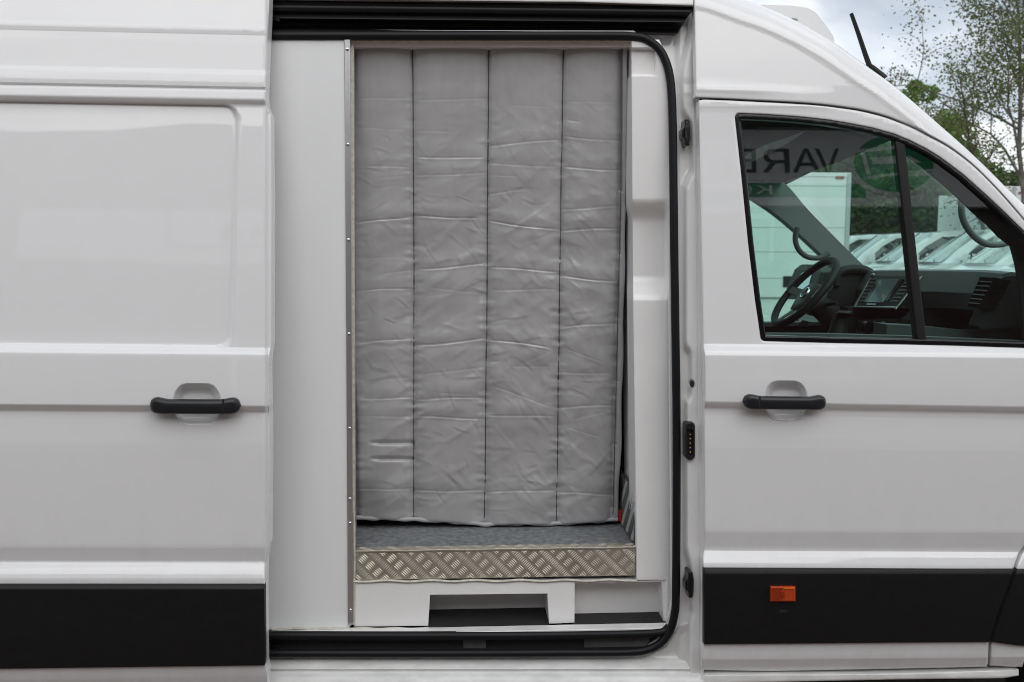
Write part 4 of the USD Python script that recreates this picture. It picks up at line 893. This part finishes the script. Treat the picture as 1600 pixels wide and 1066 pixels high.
def curtain_h(u, v):
    """outward height in metres"""
    h = np.zeros_like(u)
    col = np.zeros(len(u), int)
    for k in range(1, 5): col[u >= SU(k, v)] = k
    L = np.choose(np.minimum(col, 4), [SU(k, v) for k in range(5)]); R = np.choose(np.minimum(col, 4), [SU(k + 1, v) for k in range(5)])
    t = np.clip((u - L) / (R - L), 0, 1)
    lowf = np.interp(v, [60, 250, 600, 815], [.5, .8, 1.0, 1.0])
    puff = .027 * (1 - np.abs(2 * t - 1) ** 2.4) * np.where(col == 4, .3, lowf)
    h += puff
    # seam groove
    dl = np.minimum(np.abs(u - L), np.abs(R - u))
    h -= .0055 * np.exp(-(dl / 2.2) ** 2) + .006 * np.exp(-(dl / 6.0) ** 2)
    for c, va, vb, s, f0, f1 in CRE:
        m = col == c
        tt = t[m]; vc = va + (vb - va) * tt + 1.6 * np.sin(tt * 5 + va) * min(1, s) * .7
        env = np.clip((tt - f0) / .06 + .4, 0, 1) * np.clip((f1 - tt) / .06 + .4, 0, 1)
        d = v[m] - vc
        h[m] += s * env * (-.0021 * np.exp(-(d / 1.1) ** 2) + .0007 * np.exp(-((d - 2.6) / 1.8) ** 2) + .0028 * np.exp(-((d + 12) / 11.0) ** 2) + .0020 * np.exp(-((d - 16) / 12.0) ** 2))
    # broad billows and diagonal wrinkles
    A = np.interp(v, [60, 200, 450, 815], [.15, .45, 1.0, 1.15])
    q = np.stack([u / 1.0, v / 1.0, np.zeros_like(u)], 1)
    def nz(scu, scv, rot, seed):
        cr, sr = math.cos(rot), math.sin(rot)
        p = np.stack([(u * cr + v * sr) / scu, (-u * sr + v * cr) / scv, np.full_like(u, seed * 3.7)], 1)
        return meshkit.fbm(p, 3, seed) - .5
    dirs = np.where(col % 2 == 0, 1.0, 1.0)
    h += A * (.022 * nz(170, 60, -.75, 1) + .016 * nz(110, 40, .65, 2) * np.clip((u - 700) / 150, .15, 1) + .012 * nz(80, 80, 0, 3))
    n4 = nz(110, 38, -.6, 4); n5 = nz(90, 34, .8, 5)
    h += A * (.0022 * np.clip(1 - 9 * np.abs(n4), 0, 1) + .0020 * np.clip(1 - 9 * np.abs(n5), 0, 1) * np.clip((u - 740) / 80, 0, 1))
    # many short sharp crinkles
    for cu, cv, ca, sa, ln, am, sg in CRK:
        m = (np.abs(u - cu) < ln) & (np.abs(v - cv) < ln)
        if not m.any(): continue
        a_ = (u[m] - cu) * ca + (v[m] - cv) * sa; b_ = -(u[m] - cu) * sa + (v[m] - cv) * ca + 1.5 * np.sin(a_ / 9.0 + cu)
        e_ = np.clip(1 - (2 * a_ / ln) ** 2, 0, 1)
        h[m] += am * e_ * (np.exp(-np.abs(b_) / sg) - .6 * np.exp(-((b_ - 2.2 * sg) / (1.5 * sg)) ** 2))
    # puckers beside the seams
    pk = meshkit.noise(np.stack([u / 30, v / 6.5, np.zeros_like(u)], 1), 9) - .5
    h += A * .0075 * pk * np.exp(-(dl / 12.0) ** 2) * (col < 4)
    # the slit seam piece low on the left column
    m = (col == 0)
    for vc in (692, 717):
        d = v - vc; h += np.where(m, -.012 * np.exp(-(d / 3.0) ** 2) * np.clip((u - 574) / 20, 0, 1), 0)
    gd = np.exp(-(((u - 560) / 34) ** 2)) * m
    h += gd * .012 * np.sin((v - 480) / 34.0 + (u - 553) / 22.0) * np.clip((v - 430) / 120, 0, 1)
    h = np.where(col == 4, .012 + .0025 * pk + A * .004 * nz(60, 60, 0, 3), h)
    return h
cpoly = Polygon([(546, 70)] + list(zip(top_u[1:-1], top_v[1:-1])) + [(980, 71.5)] + [(SU(5, v) - .5 + .8 * math.sin(v / 21) * .7, v) for v in range(80, 812, 9)] + list(zip(bot_u[::-1], bot_v[::-1])) + [(547, 809), (546, 500)]).buffer(0)
cpoly = cpoly.intersection(shapely.box(540, 60, 1000, 830))
sag = np.interp
cm = panel(cpoly, lambda z: YC + 0 * z, lambda u, v: YCV(v) - YC - curtain_h(u, v), us=lines(550, 985, 2.4), vs=lines(60, 826, 1.5), bevel=4, depth=.008, thick=.02)
CC_ = obj(CUR, 'quilted_panel', cm, MAT['curtain_cloth'], smooth=True)
# stitched seam lines set in the grooves, bottom and side piping
for k in (1, 2, 3):
    vv = np.arange(74, 813, 4.0); uu = SU(k, vv) + .25 * np.sin(vv / 9.0)
    hh = curtain_h(uu, vv)
    obj(CUR, 'seam', tube(W(uu, vv, YCV(vv) - hh - .0005), .0032, 6), MAT['seam_thread'], smooth=60)
bu = np.linspace(555, 965, 90); bv = np.interp(bu, bot_u, bot_v) - 2.5 + .7 * np.sin(bu / 7.0)
obj(CUR, 'bottom_piping', tube(W(bu, bv, YCV(bv) - .008), .0075 + .0009 * np.sin(bu / 4.0), 8), MAT['curtain_hem'], smooth=60)
vv = np.arange(74, 812, 8.0)
obj(CUR, 'side_hem', tube(W(SU(5, vv) - 3 + .8 * np.sin(vv / 21), vv, YCV(vv) - .004), .0085, 8), MAT['curtain_hem'], smooth=60)
vv = np.arange(76, 808, 4.0); uu = SU(4, vv)
obj(CUR, 'hem_seam', tube(W(uu, vv, YCV(vv) - curtain_h(uu, vv) - .0004), .0016, 6), MAT['seam_thread'], smooth=60)
rs = obj('/World', 'red_tie_down', hull(list(W([958, 972, 973, 972, 958], [796, 796, 803, 815, 814], .40)) + list(W([958, 971, 972, 958], [797, 797, 813, 813], .44))), MAT['red_plastic'], smooth=20, label='small red plastic item on the floor behind the curtain corner', cat='tie down')

# ================================================================== beyond the van: box truck, parked vans, trees
def at(u, v, Y): return W(u, v, Y)
# white box truck seen through the far door window
Yb = 13.0
b0, b1 = at(1322, 272, Yb), at(1322, 466, Yb)
BT = xf('box_truck', (b1[0], Yb, 0), label='white box truck with panelled body parked beyond the cab window', cat='truck')
zt, zb = b0[2], b1[2]
L = 7.0
obj(BT, 'box_body', bxy(-L, 0, 0, 2.45, zb, zt, .02), MAT['trailer_white'])
for v in (291, 356, 394, 435):
    z = at(1300, v, Yb)[2]
    obj(BT, 'panel_joint', bxy(-L + .02, -.06, -.003, .002, z - .007, z + .007), MAT['trailer_trim'])
obj(BT, 'corner_post', bxy(-.06, .015, -.015, .05, zb, zt + .01, .005), MAT['trailer_trim'])
obj(BT, 'top_rail', bxy(-L, .01, -.012, .05, zt - .05, zt + .02, .005), MAT['trailer_white'])
pm = at(1312, 277.5, Yb); obj(BT, 'marker_plate', bxy(pm[0] - b1[0] - .07, pm[0] - b1[0] + .07, -.02, 0, pm[2] - .022, pm[2] + .022), MAT['marker_red'])
pm = at(1230, 440, Yb); obj(BT, 'latch_plate', bxy(pm[0] - b1[0] - .07, pm[0] - b1[0] + .07, -.02, 0, pm[2] - .09, pm[2] + .09), MAT['car_dark'])
obj(BT, 'chassis', bxy(-L, -.1, .3, 2.1, zb - .28, zb - .02), MAT['car_dark'])
pm = at(1210, 482, Yb); obj(BT, 'tool_locker', bxy(pm[0] - b1[0] - .4, pm[0] - b1[0] + .4, .05, .6, pm[2] - .25, pm[2] + .18, .02), MAT['trailer_white'])
for xw in (-1.2, -5.4):
    t = lathe([[.2, -.12], [.44, -.13], [.47, -.08], [.47, .08], [.44, .13], [.2, .12], [.2, -.12]], 28); t.apply_transform(Rx); t.apply_translation([xw, .25, .47])
    wpath = obj(BT, 'wheel', t, MAT['tyre_rubber'], smooth=40)
    r_ = lathe([[0, .06], [.1, .07], [.2, .10], [.21, .10], [.21, -.05], [0, -.05]], 24); r_.apply_transform(Rx); r_.apply_translation([xw, .25, .47]); obj(wpath, 'rim', r_, MAT['rim_silver'], smooth=40)

# parked white vans (nose towards -x of their own space)
def make_car(loc, rz, label, group):
    c = xf('parked_van', loc, rz, label=label, cat='van', group=group)
    UsdGeom.Xformable(stage.GetPrimAtPath(c)).AddScaleOp().Set(Gf.Vec3f(1.12, 1.08, 1.14))
    W2 = .95
    # side profile x (0 = nose, positive back), z
    low = [(.02, .35), (0, .55), (.06, .80), (.16, .98), (.55, 1.12), (1.02, 1.24), (1.10, 1.27), (4.85, 1.27), (4.92, 1.0), (4.92, .35)]
    pr = Polygon(low)
    body = trimesh.creation.extrude_polygon(pr, 2 * W2, engine='earcut')      # x,z in plane, extruded
    body = body.subdivide().subdivide()
    Vb = body.vertices.copy(); Vb = np.stack([Vb[:, 0], Vb[:, 2] - W2, Vb[:, 1]], 1)
    k = 1 - .16 * np.clip((.9 - Vb[:, 0]) / .9, 0, 1) ** 2 - .03 * np.clip((Vb[:, 2] - .9) / .4, 0, 1)
    Vb[:, 1] *= k
    Vb[:, 0] += .16 * (Vb[:, 1] / W2) ** 2 * np.clip((1.1 - Vb[:, 0]) / 1.1, 0, 1)
    Vb[:, 2] -= .07 * (np.abs(Vb[:, 1]) / W2) ** 4 * np.clip((1.15 - Vb[:, 0]), 0, 1) * (Vb[:, 2] > .9)
    body = trimesh.Trimesh(Vb, body.faces, process=False); trimesh.repair.fix_normals(body)
    obj(c, 'body', body, MAT['car_white'], smooth=35)
    # greenhouse hull with rounded roof
    pts = []
    for x, hw, z in ((1.05, .86, 1.24), (4.86, .90, 1.24), (1.55, .80, 1.62), (2.05, .70, 1.90), (2.45, .62, 1.965), (4.6, .66, 1.96), (4.82, .74, 1.86), (2.3, .74, 1.88), (1.0, .55, 1.255), (1.98, .5, 1.925)):
        pts += [(x, hw, z), (x, -hw, z)]
    pts += [(.96, 0, 1.255), (1.95, 0, 1.935), (2.5, 0, 1.99), (4.5, 0, 1.985)]
    gh = obj(c, 'roof', hull(pts), MAT['car_white'], smooth=22)
    # windscreen: follows the rake, set proud
    n = 9; ws = []
    for i in range(n):
        s = -1 + 2 * i / (n - 1)
        ws.append((1.02 + .10 * s * s - .045, .78 * s, 1.262 + .01)); ws.append((1.93 + .10 * s * s - .045, .62 * s, 1.90 + .012 - .02 * s * s))
    wsv = np.array(ws) + [-.012, 0, .012]; f_ = [[2 * i, 2 * i + 1, 2 * i + 3, 2 * i + 2] for i in range(n - 1)]
    obj(c, 'windscreen', (np.vstack([wsv, wsv + [.03, 0, -.03]]), f_ + [[a + 2 * n for a in q[::-1]] for q in f_]), MAT['car_windscreen'], smooth=True)
    for sgn in (-1, 1):
        def side(poly):
            o = []
            for x, z in poly:
                hw = np.interp(z, [1.24, 1.62, 1.90], [.885, .83, .735]) + .012
                o.append((x, sgn * hw, z))
            o = np.array(o); return hull(np.vstack([o, o * [1, .97, 1]]))
        obj(c, 'side_window', side([(1.42, 1.30), (2.55, 1.30), (2.55, 1.84), (2.12, 1.83), (1.75, 1.62)]), MAT['car_glass'])
        obj(c, 'side_window', side([(2.68, 1.30), (3.7, 1.30), (3.7, 1.84), (2.68, 1.84)]), MAT['car_glass'])
        mr = obj(c, 'door_mirror', hull([(1.42, sgn * .95, 1.24), (1.36, sgn * 1.14, 1.25), (1.36, sgn * 1.15, 1.46), (1.44, sgn * .96, 1.44), (1.52, sgn * 1.12, 1.26), (1.52, sgn * 1.12, 1.44)]), MAT['car_white'], smooth=20)
        obj(c, 'headlight', hull([(.10, sgn * .55, .80), (.30, sgn * .80, .82), (.42, sgn * .82, 1.02), (.20, sgn * .58, .98), (.34, sgn * .70, .9)]), MAT['car_lamp'])
        for xw in (.95, 3.95):
            t = lathe([[.19, -.1], [.30, -.11], [.33, -.07], [.33, .07], [.30, .11], [.19, .1], [.19, -.1]], 24); t.apply_transform(Rx); t.apply_translation([xw, sgn * .85, .33]); obj(c, 'wheel', t, MAT['tyre_rubber'], smooth=40)
    obj(c, 'bonnet_gap', tube([(1.0 + .16 * (s / .75) ** 2 * .3, s, 1.262 - .03 * (s / .75) ** 2) for s in np.linspace(-.75, .75, 9)], .014, 6), MAT['car_dark'])
    for y0 in (-.55, .15): obj(c, 'wiper', tube([(1.00, y0, 1.285), (1.10, y0 + .3, 1.36), (1.12, y0 + .55, 1.375)], .011, 5), MAT['car_dark'])
    obj(c, 'grille', bxy(.0, .1, -.45, .45, .55, .72, .02), MAT['car_dark'])
    return c
GV = 'white vans parked in a row'
# windscreen base (car's left pillar) pixel and depth of each van, nearest last
spots = [(1580, 421, 15.6), (1508, 413, 18.0), (1436, 406, 20.4), (1370, 402, 22.8), (1312, 399, 25.2), (1262, 397, 27.6)]
labs = ['nearest white van of the row, its windscreen by the front grab handle', 'white van in the row, second from the grab handle, broad pale windscreen', 'white van in the row just right of the window divider bar', 'white van in the row directly left of the window divider bar', 'white van with roof bars in the row beside the far pillar', 'farthest white van of the row, half behind the box truck']
car0 = None
RZ = -9.0
for i, ((u, v, Y), lb) in enumerate(zip(spots, labs)):
    p = at(u, v, Y)
    zoff = 0.0
    off = np.array([1.1 * 1.12, .78 * 1.08])        # windscreen base far corner in the car's space
    cr, sr = math.cos(math.radians(RZ)), math.sin(math.radians(RZ))
    ox, oy = off[0] * cr - off[1] * sr, off[0] * sr + off[1] * cr
    loc = (p[0] - ox, p[1] - oy, 0.0)
    if car0 is None: car0 = make_car(loc, RZ, lb, None)
    else: dup(car0, 'parked_van', loc, RZ, lb, GV)
tag(stage.GetPrimAtPath(car0), group=GV)
# roof rack on one van (own thing)
# two more white boxes: truck body between the window bar and the handle, van roof at far right
p0, p1 = at(1467, 306, 27), at(1502, 420, 27)
TB = xf('box_trailer', (p0[0], 27, 0), -28.0, label='tall narrow white box body standing behind the parked vans', cat='trailer')
p1 = p0 + (p1 - p0) * .93
obj(TB, 'box_body', bxy(0, p1[0] - p0[0], 0, 4.5, .9, p0[2], .02), MAT['trailer_white'])
obj(TB, 'corner_post', bxy(p1[0] - p0[0] - .10, p1[0] - p0[0] + .02, -.03, .06, .9, p0[2] + .02, .01), MAT['trailer_trim'])
obj(TB, 'chassis', bxy(.1, p1[0] - p0[0] - .1, .2, 4.3, .4, .88), MAT['car_dark'])
p0, p1 = at(1572, 291, 24), at(1640, 330, 24)
TC = xf('box_trailer', (p0[0], 24, 0), label='white box body with grey corner just past the windscreen edge', cat='trailer')
obj(TC, 'box_body', bxy(0, 5, 0, 2.4, .9, p0[2], .02), MAT['trailer_white'])
obj(TC, 'corner_post', bxy(.20, .30, -.03, .02, .9, p0[2] - .01, .01), MAT['trailer_trim'])
obj(TC, 'marker_plate', bxy(.38, .62, -.03, .02, p0[2] - .22, p0[2] - .16), MAT['marker_red'])
obj(TC, 'chassis', bxy(.1, 4.8, .2, 2.2, .4, .88), MAT['car_dark'])

# ---- trees
def leaves(centres, size, rng, flat=.6, droop=0.0):
    n = len(centres)
    a = rng.normal(size=(n, 3)); a[:, 2] = a[:, 2] * flat - droop; a /= np.linalg.norm(a, axis=1, keepdims=True)
    b = rng.normal(size=(n, 3)); b -= a * (a * b).sum(1, keepdims=True); b /= np.linalg.norm(b, axis=1, keepdims=True)
    s = size * rng.uniform(.6, 1.3, (n, 1))
    V = np.stack([centres - a * s * .5, centres + b * s * .30, centres + a * s * .5, centres - b * s * .30], 1).reshape(-1, 3)
    i = np.arange(n)[:, None] * 4
    F = np.vstack([i + [0, 1, 2], i + [0, 2, 3]])
    return trimesh.Trimesh(V, F, process=False)
def branch_tree(rng, base, top, r0, levels, spread, nlimb, droop, leaf_per, lsize, tipn=1.0, limb_from=.25, lmax=.5):
    """tapered trunk with limbs and twigs; returns wood mesh and leaf centres"""
    base, top = np.asarray(base, float), np.asarray(top, float)
    H = np.linalg.norm(top - base); wood, cents = [], []
    def limb(p, d, Lg, r, lev):
        n = 6; pts = [p]; dd = d / np.linalg.norm(d)
        for i in range(n):
            dd = dd + rng.normal(size=3) * .16 + np.array([0, 0, (.12 if lev < levels else 0) - droop * (lev / levels) * (i / n)])
            dd /= np.linalg.norm(dd); pts.append(pts[-1] + dd * Lg / n)
        pts = np.array(pts); wood.append(tube(pts, np.linspace(r, r * .25, n + 1), 5 if lev > 1 else 7, caps=False))
        if lev >= levels:
            k = max(2, int(leaf_per * Lg))
            t = rng.uniform(.15, 1, k) * n; i = np.minimum(t.astype(int), n - 1)
            c = pts[i] + (pts[i + 1] - pts[i]) * (t - i)[:, None] + rng.normal(size=(k, 3)) * np.array([.10, .10, .10]) * spread
            c[:, 2] -= droop * .25 * rng.random(k)
            cents.append(c); return
        m = {1: 6, 2: 5}.get(lev, 4)
        for j in range(m):
            t = rng.uniform(.25, 1.0); q = pts[int(t * n)] if int(t * n) <= n else pts[-1]
            a = rng.normal(size=3); a -= dd * (a @ dd); a /= np.linalg.norm(a)
            limb(q, dd * .6 + a * .8 + np.array([0, 0, .15]), Lg * rng.uniform(.4, .65), r * .45, lev + 1)
    n = 10; pts = base + (top - base) * np.linspace(0, 1, n + 1)[:, None] + np.vstack([[0, 0, 0], np.cumsum(rng.normal(size=(n, 3)) * [.05, .05, 0] * H / 12, 0)])
    wood.append(tube(pts, np.linspace(r0, r0 * .15, n + 1), 9, caps=False))
    for k in range(nlimb):
        t = limb_from + (1 - limb_from) * (k + rng.random()) / nlimb; t = min(t, .98)
        q = pts[0] + (pts[-1] - pts[0]) * 0; f = t * n; i = int(f); q = pts[i] + (pts[i + 1] - pts[i]) * (f - i)
        a = 2.4 * k + rng.random(); d = np.array([math.cos(a), math.sin(a), .7 + .5 * t])
        limb(q, d, H * lmax * (1.12 - t * .8) * rng.uniform(.7, 1.1), r0 * (1 - t) * .5 + .012, 1)
    return trimesh.util.concatenate(wood), np.vstack(cents)
def plant(name, label, cat, group, rng, base, top, r0, lm, bm, lsize, keep=None, **kw):
    w, c = branch_tree(rng, (0, 0, 0), np.asarray(top) - np.asarray(base), r0, lsize=lsize, **kw)
    t = xf(name, base, label=label, cat=cat, group=group)
    obj(t, 'trunk', w, MAT[bm], smooth=60)
    obj(t, 'crown', leaves(c, lsize, rng, droop=kw.get('droop', 0) * .8), MAT[lm])
    return len(c)
g1 = np.random.default_rng(11)
bb = at(1612, 300, 21); bt = at(1600, -170, 21)
plant('birch_tree', 'thin birch with a sparse crown at the right edge of the sky', 'tree', None, g1, (bb[0], 21, 0), (bt[0], 21, bt[2]), .085, 'leaf_birch', 'bark_birch', .085, levels=3, spread=1.9, nlimb=22, droop=.30, leaf_per=66, limb_from=.22, lmax=.40)
bb = at(1560, 300, 20.2); bt = at(1497, 118, 20)
plant('birch_tree', 'slender leaning young birch with few leaves beside the larger birch', 'tree', None, g1, (bb[0] + .15, 20.2, 0), (bt[0], 20.0, bt[2]), .075, 'leaf_birch', 'bark_brown', .08, levels=2, spread=1.6, nlimb=16, droop=.22, leaf_per=40, limb_from=.35, lmax=.26)
# bushy broadleaf behind the cab roof
def bushy(name, label, cat, group, rng, u, vtop, Y, width, lm, nleaf, lsize, z0=0.6):
    tp = at(u, vtop, Y); H = tp[2]
    t = xf(name, (tp[0], Y, 0), label=label, cat=cat, group=group)
    tr = [tube([(0, 0, 0), (.1, 0, H * .3), (0, .1, H * .6), (.05, 0, H * .85)], [.16, .13, .09, .03], 8)]
    for k in range(7):
        a = k * 2.4; tr.append(tube([(0, 0, H * (.2 + .07 * k)), (math.cos(a) * width * .25, math.sin(a) * width * .25, H * (.35 + .07 * k)), (math.cos(a) * width * .42, math.sin(a) * width * .42, H * (.42 + .075 * k))], [.06, .04, .015], 6))
    obj(t, 'trunk', cat_(tr), MAT['bark_brown'], smooth=60)
    nc = 46
    d = rng.normal(size=(nc, 3)); d /= np.linalg.norm(d, axis=1, keepdims=True)
    rr = rng.uniform(.45, 1, (nc, 1)) ** .6
    cz = (H + z0) / 2; C = d * rr * [width / 2, width / 2, (H - z0) / 2] * .88 + [0, 0, cz]
    C = np.vstack([C, [[0, 0, H * .96]], [[width * .12, 0, H * .93]]])
    sz = rng.uniform(.5, 1.0, len(C)) * width * .15
    idx = rng.integers(0, len(C), nleaf)
    q = rng.normal(size=(nleaf, 3)); q /= np.linalg.norm(q, axis=1, keepdims=True); q *= rng.uniform(.3, 1.05, (nleaf, 1)) ** .5
    obj(t, 'crown', leaves(C[idx] + q * sz[idx][:, None] * [1, 1, .8], lsize, rng, flat=.5), MAT[lm])
g2 = np.random.default_rng(21)
bushy('broadleaf_tree', 'bright green bushy tree rising just behind the cab roof line', 'tree', None, g2, 1432, 122, 38, 4.6, 'leaf_bright', 15000, .18, 1.0)
bushy('broadleaf_tree', 'lower bright green leafy tree between the taller bush and the birch', 'tree', None, g2, 1480, 176, 37, 4.1, 'leaf_bright', 12000, .18, 1.0)
GT = 'dark trees behind the parked vans'
tl = ['dark green tree behind the box truck corner', 'dark green tree seen left of the window divider bar', 'dark green tree seen right of the window divider bar', 'dark green tree left of the tall white box body', 'dark green tree right of the tall white box body']
for k, (u, v, Y, wd) in enumerate([(1318, 232, 36, 5.5), (1372, 226, 34, 5.0), (1420, 236, 33, 5.4), (1472, 240, 33, 4.6), (1530, 262, 36, 5.0)]):
    bushy('dark_tree', tl[k], 'tree', GT, g2, u, v, Y, wd, 'leaf_dark' if k % 2 else 'leaf_mid', 9000, .26, .2)
# far hedge line
hr = np.random.default_rng(5)
hx = hr.uniform(at(1280, 300, 44)[0], at(1900, 300, 44)[0] + 10, 26000); hz_ = hr.random(26000) ** .7 * (at(1590, 268, 44)[2] + 1.2 * (meshkit.noise(np.stack([hx / 3, hx * 0, hx * 0], 1), 3) - .5)); hy = 44 + hr.uniform(-1.5, 1.5, 26000)
obj('/World', 'far_hedge', leaves(np.stack([hx, hy, hz_], 1), .34, hr), MAT['leaf_dark'], kind='stuff', label='dark far-off line of hedge and wood on the horizon', cat='hedge')

# ================================================================== behind the camera: brick building and its signs (seen as reflections)
def refl(u, v, Y, yf=yglass):
    """where the sight line of pixel (u, v), mirrored in the surface yf(z), meets the plane y = Y"""
    p = lift(np.array([float(u)]), np.array([float(v)]), yf)[0]
    e = 1e-3; s = (yf(p[2] + e) - yf(p[2] - e)) / (2 * e)
    n = np.array([0, -1.0, s]); n /= np.linalg.norm(n)
    d = p - CAM; d /= np.linalg.norm(d); r = d - 2 * (d @ n) * n
    return p + r * (Y - p[1]) / r[1]
YW = -9.2
zsb, zst = refl(1250, 316, YW)[2], refl(1250, 203, YW)[2]
BLD = xf('brick_building', (0, YW, 0), label='red brick building with a dark flat roof edge behind the photographer', cat='building')
ze = zst + .15
xm_ = .5 * (refl(420, 200, YW, ysd)[0] + refl(1095, 250, YW)[0])
zl = refl(200, 203, YW, ysd)[2]
obj(BLD, 'wall', bxy(xm_, 18, -6, 0, 0, ze), MAT['brick_wall'])
obj(BLD, 'wall', bxy(-16, xm_, -6, -.02, 0, zl - .12), MAT['brick_wall'])
obj(BLD, 'roof', bxy(xm_ - .1, 18.5, -6.4, .55, ze, ze + .42, .02), MAT['roof_tiles'])
obj(BLD, 'roof', bxy(-16.3, xm_ - .1, -6.4, .12, zl - .12, zl, .02), MAT['roof_tiles'])
for k, xw in enumerate((-12, -8.8, -2.0, 4.6, 8.2, 12)):
    f = obj(BLD, 'window', bxy(xw - .7, xw + .7, .0, .06, 1.0, 2.3, .01), MAT['white_frame']); obj(f, 'pane', bxy(xw - .62, xw + .62, .05, .065, 1.08, 2.22), MAT['car_glass'])
# sign board: mirrored lettering appears in the cab window
SY = YW + .12
def sp_(u, v): return refl(u, v, SY)
xl, xr = sp_(1590, 260)[0], sp_(900, 260)[0]
SG = xf('shop_sign', (0, SY, 0), label='long white sign board with green logo, black letters and a green band', cat='sign')
x_hi, x_lo = max(xl, xr), min(xl, xr)
zb_ = sp_(1250, 322)[2]; zt_ = sp_(1250, 203)[2]
obj(SG, 'board', bxy(x_lo, x_hi, -.10, 0, zb_, zt_, .01), MAT['sign_white'])
gb0, gb1 = sp_(1200, 286.5)[2], sp_(1200, 308)[2]
obj(SG, 'green_band', bxy(x_lo + .02, sp_(1352, 297)[0], .001, .006, min(gb0, gb1), max(gb0, gb1)), MAT['sign_green'])
def letter(ch, u_start, u_end, v_top, v_bot, m, name='letter', off=.006):
    a, b = sp_(u_start, (v_top + v_bot) / 2), sp_(u_end, (v_top + v_bot) / 2)
    z1, z0 = sp_(u_start, v_top)[2], sp_(u_start, v_bot)[2]
    t = meshkit.text_mesh(ch, 1.0, depth=.006)
    bmin, bmax = t.bounds
    V = t.vertices.copy()
    fx = (V[:, 0] - bmin[0]) / (bmax[0] - bmin[0])
    fz = (V[:, 1] - bmin[1]) / (bmax[1] - bmin[1])
    Vn = np.stack([a[0] + (b[0] - a[0]) * fx, off + V[:, 2], min(z0, z1) + abs(z1 - z0) * fz], 1)
    mm = trimesh.Trimesh(Vn, t.faces, process=False); trimesh.repair.fix_normals(mm)
    obj(SG, name, mm, m)
for ch, a, b in (('V', 1311, 1274), ('A', 1280, 1239), ('R', 1233, 1191), ('E', 1181, 1150), ('B', 1139, 1107), ('I', 1096, 1091)):
    letter(ch, a, b, 233, 269.5, MAT['sign_black'])
letter('K', 1206, 1179, 290, 304, MAT['sign_white'], off=.008)
letter('Ø', 1174, 1154, 289.5, 304.5, MAT['sign_white'], off=.008)
# round logo: green disc on a white ring with a white outline of a van
lc = sp_(1398, 243); lrx = abs(sp_(1333, 243)[0] - sp_(1457, 243)[0]) / 2; lcx = (sp_(1333, 243)[0] + sp_(1457, 243)[0]) / 2
lz0, lz1 = sp_(1398, 300)[2], sp_(1398, 213)[2]
lcz, lrz = (lz0 + lz1) / 2, abs(lz1 - lz0) / 2
def disc(rx, rz, y0, y1, n=48):
    a = np.linspace(0, 2 * math.pi, n, endpoint=False)
    return hull([(lcx + rx * math.cos(t), y, lcz + rz * math.sin(t)) for t in a for y in (y0, y1)])
obj(SG, 'logo_ring', disc(lrx * 1.17, lrz * 1.17, .002, .009), MAT['sign_white'])
obj(SG, 'logo_disc', disc(lrx, lrz, .004, .014), MAT['sign_green'])
def lp(fx, fz): return (lcx + fx * lrx, lcz + fz * lrz)     # fx + = towards +x
def plate(poly, m, y0=.013, y1=.019):
    pts = [lp(*p) for p in poly]
    obj(SG, 'logo_shape', hull([(x, y, z) for x, z in pts for y in (y0, y1)]), m)
fxs = -1 if (sp_(1333, 243)[0] < sp_(1457, 243)[0]) else 1    # u smaller end
g = fxs
plate([(g * .98, .48), (g * -.1, .66), (g * -.1, .52), (g * .95, .36)], MAT['sign_white'])
plate([(g * .82, .38), (g * .72, .38), (g * .60, -.42), (g * .70, -.42)], MAT['sign_white'])
plate([(g * .55, .20), (g * -.30, .30), (g * -.40, .02), (g * .55, -.04)], MAT['sign_white'])
plate([(g * -.36, .30), (g * -.70, .05), (g * -.45, .02)], MAT['sign_white'])
plate([(g * .70, -.46), (g * -.98, -.18), (g * -.98, -.25), (g * .70, -.56)], MAT['sign_white'])
plate([(g * -.2, -.30), (g * -.98, -.30), (g * -.95, -.42), (g * -.2, -.46)], MAT['sign_white'])
# second board mirrored in the sliding door
def sp2(u, v): return refl(u, v, YW + .06, ysd)
q0, q1 = sp2(32, 282), sp2(640, 410)
B2 = xf('notice_board', (0, YW + .06, 0), label='plain white notice board with a rounded outline and dark silhouettes', cat='sign')
zA, zB = sorted((q0[2], q1[2])); xA, xB = sorted((q0[0], q1[0]))
zB = min(zB, zb_ - .05)
obj(B2, 'board', bxy(xA, xB, -.05, 0, zA, zB, .01), MAT['sign_white'])
fr0, fr1 = sp2(268, 298), sp2(560, 381)
fp = rnd([(fr0[0], fr0[2]), (fr1[0], fr0[2]), (fr1[0], fr1[2]), (fr0[0], fr1[2])], .09)
fpc = np.array(fp.exterior.coords)[:-1]
obj(B2, 'outline', tube(np.stack([fpc[:, 0], np.full(len(fpc), .004), fpc[:, 1]], 1), .018, 6, closed=True), MAT['sign_grey'])
t = meshkit.text_mesh('ding', .1, depth=.006, bold=True); bmin, bmax = t.bounds
ta, tb_ = sp2(413, 320), sp2(331, 320); tz1, tz0 = sp2(370, 303)[2], sp2(370, 334)[2]
V = t.vertices; Vn = np.stack([ta[0] + (tb_[0] - ta[0]) * (V[:, 0] - bmin[0]) / (bmax[0] - bmin[0]), .004 + V[:, 2], tz0 + (tz1 - tz0) * (V[:, 1] - bmin[1]) / (bmax[1] - bmin[1])], 1)
mm = trimesh.Trimesh(Vn, t.faces, process=False); trimesh.repair.fix_normals(mm); obj(B2, 'lettering', mm, MAT['sign_grey'])
def sil(pts): 
    w_ = [sp2(*p) for p in pts]; obj(B2, 'silhouette', hull([(p[0], y, p[2]) for p in w_ for y in (.002, .008)]), MAT['sign_grey'])
sil([(341, 371), (341, 352), (351, 346), (361, 352), (361, 371)])
sil([(371, 368), (371, 355), (385, 368)])
sil([(389, 370), (390, 356), (398, 350), (412, 350), (412, 370)])
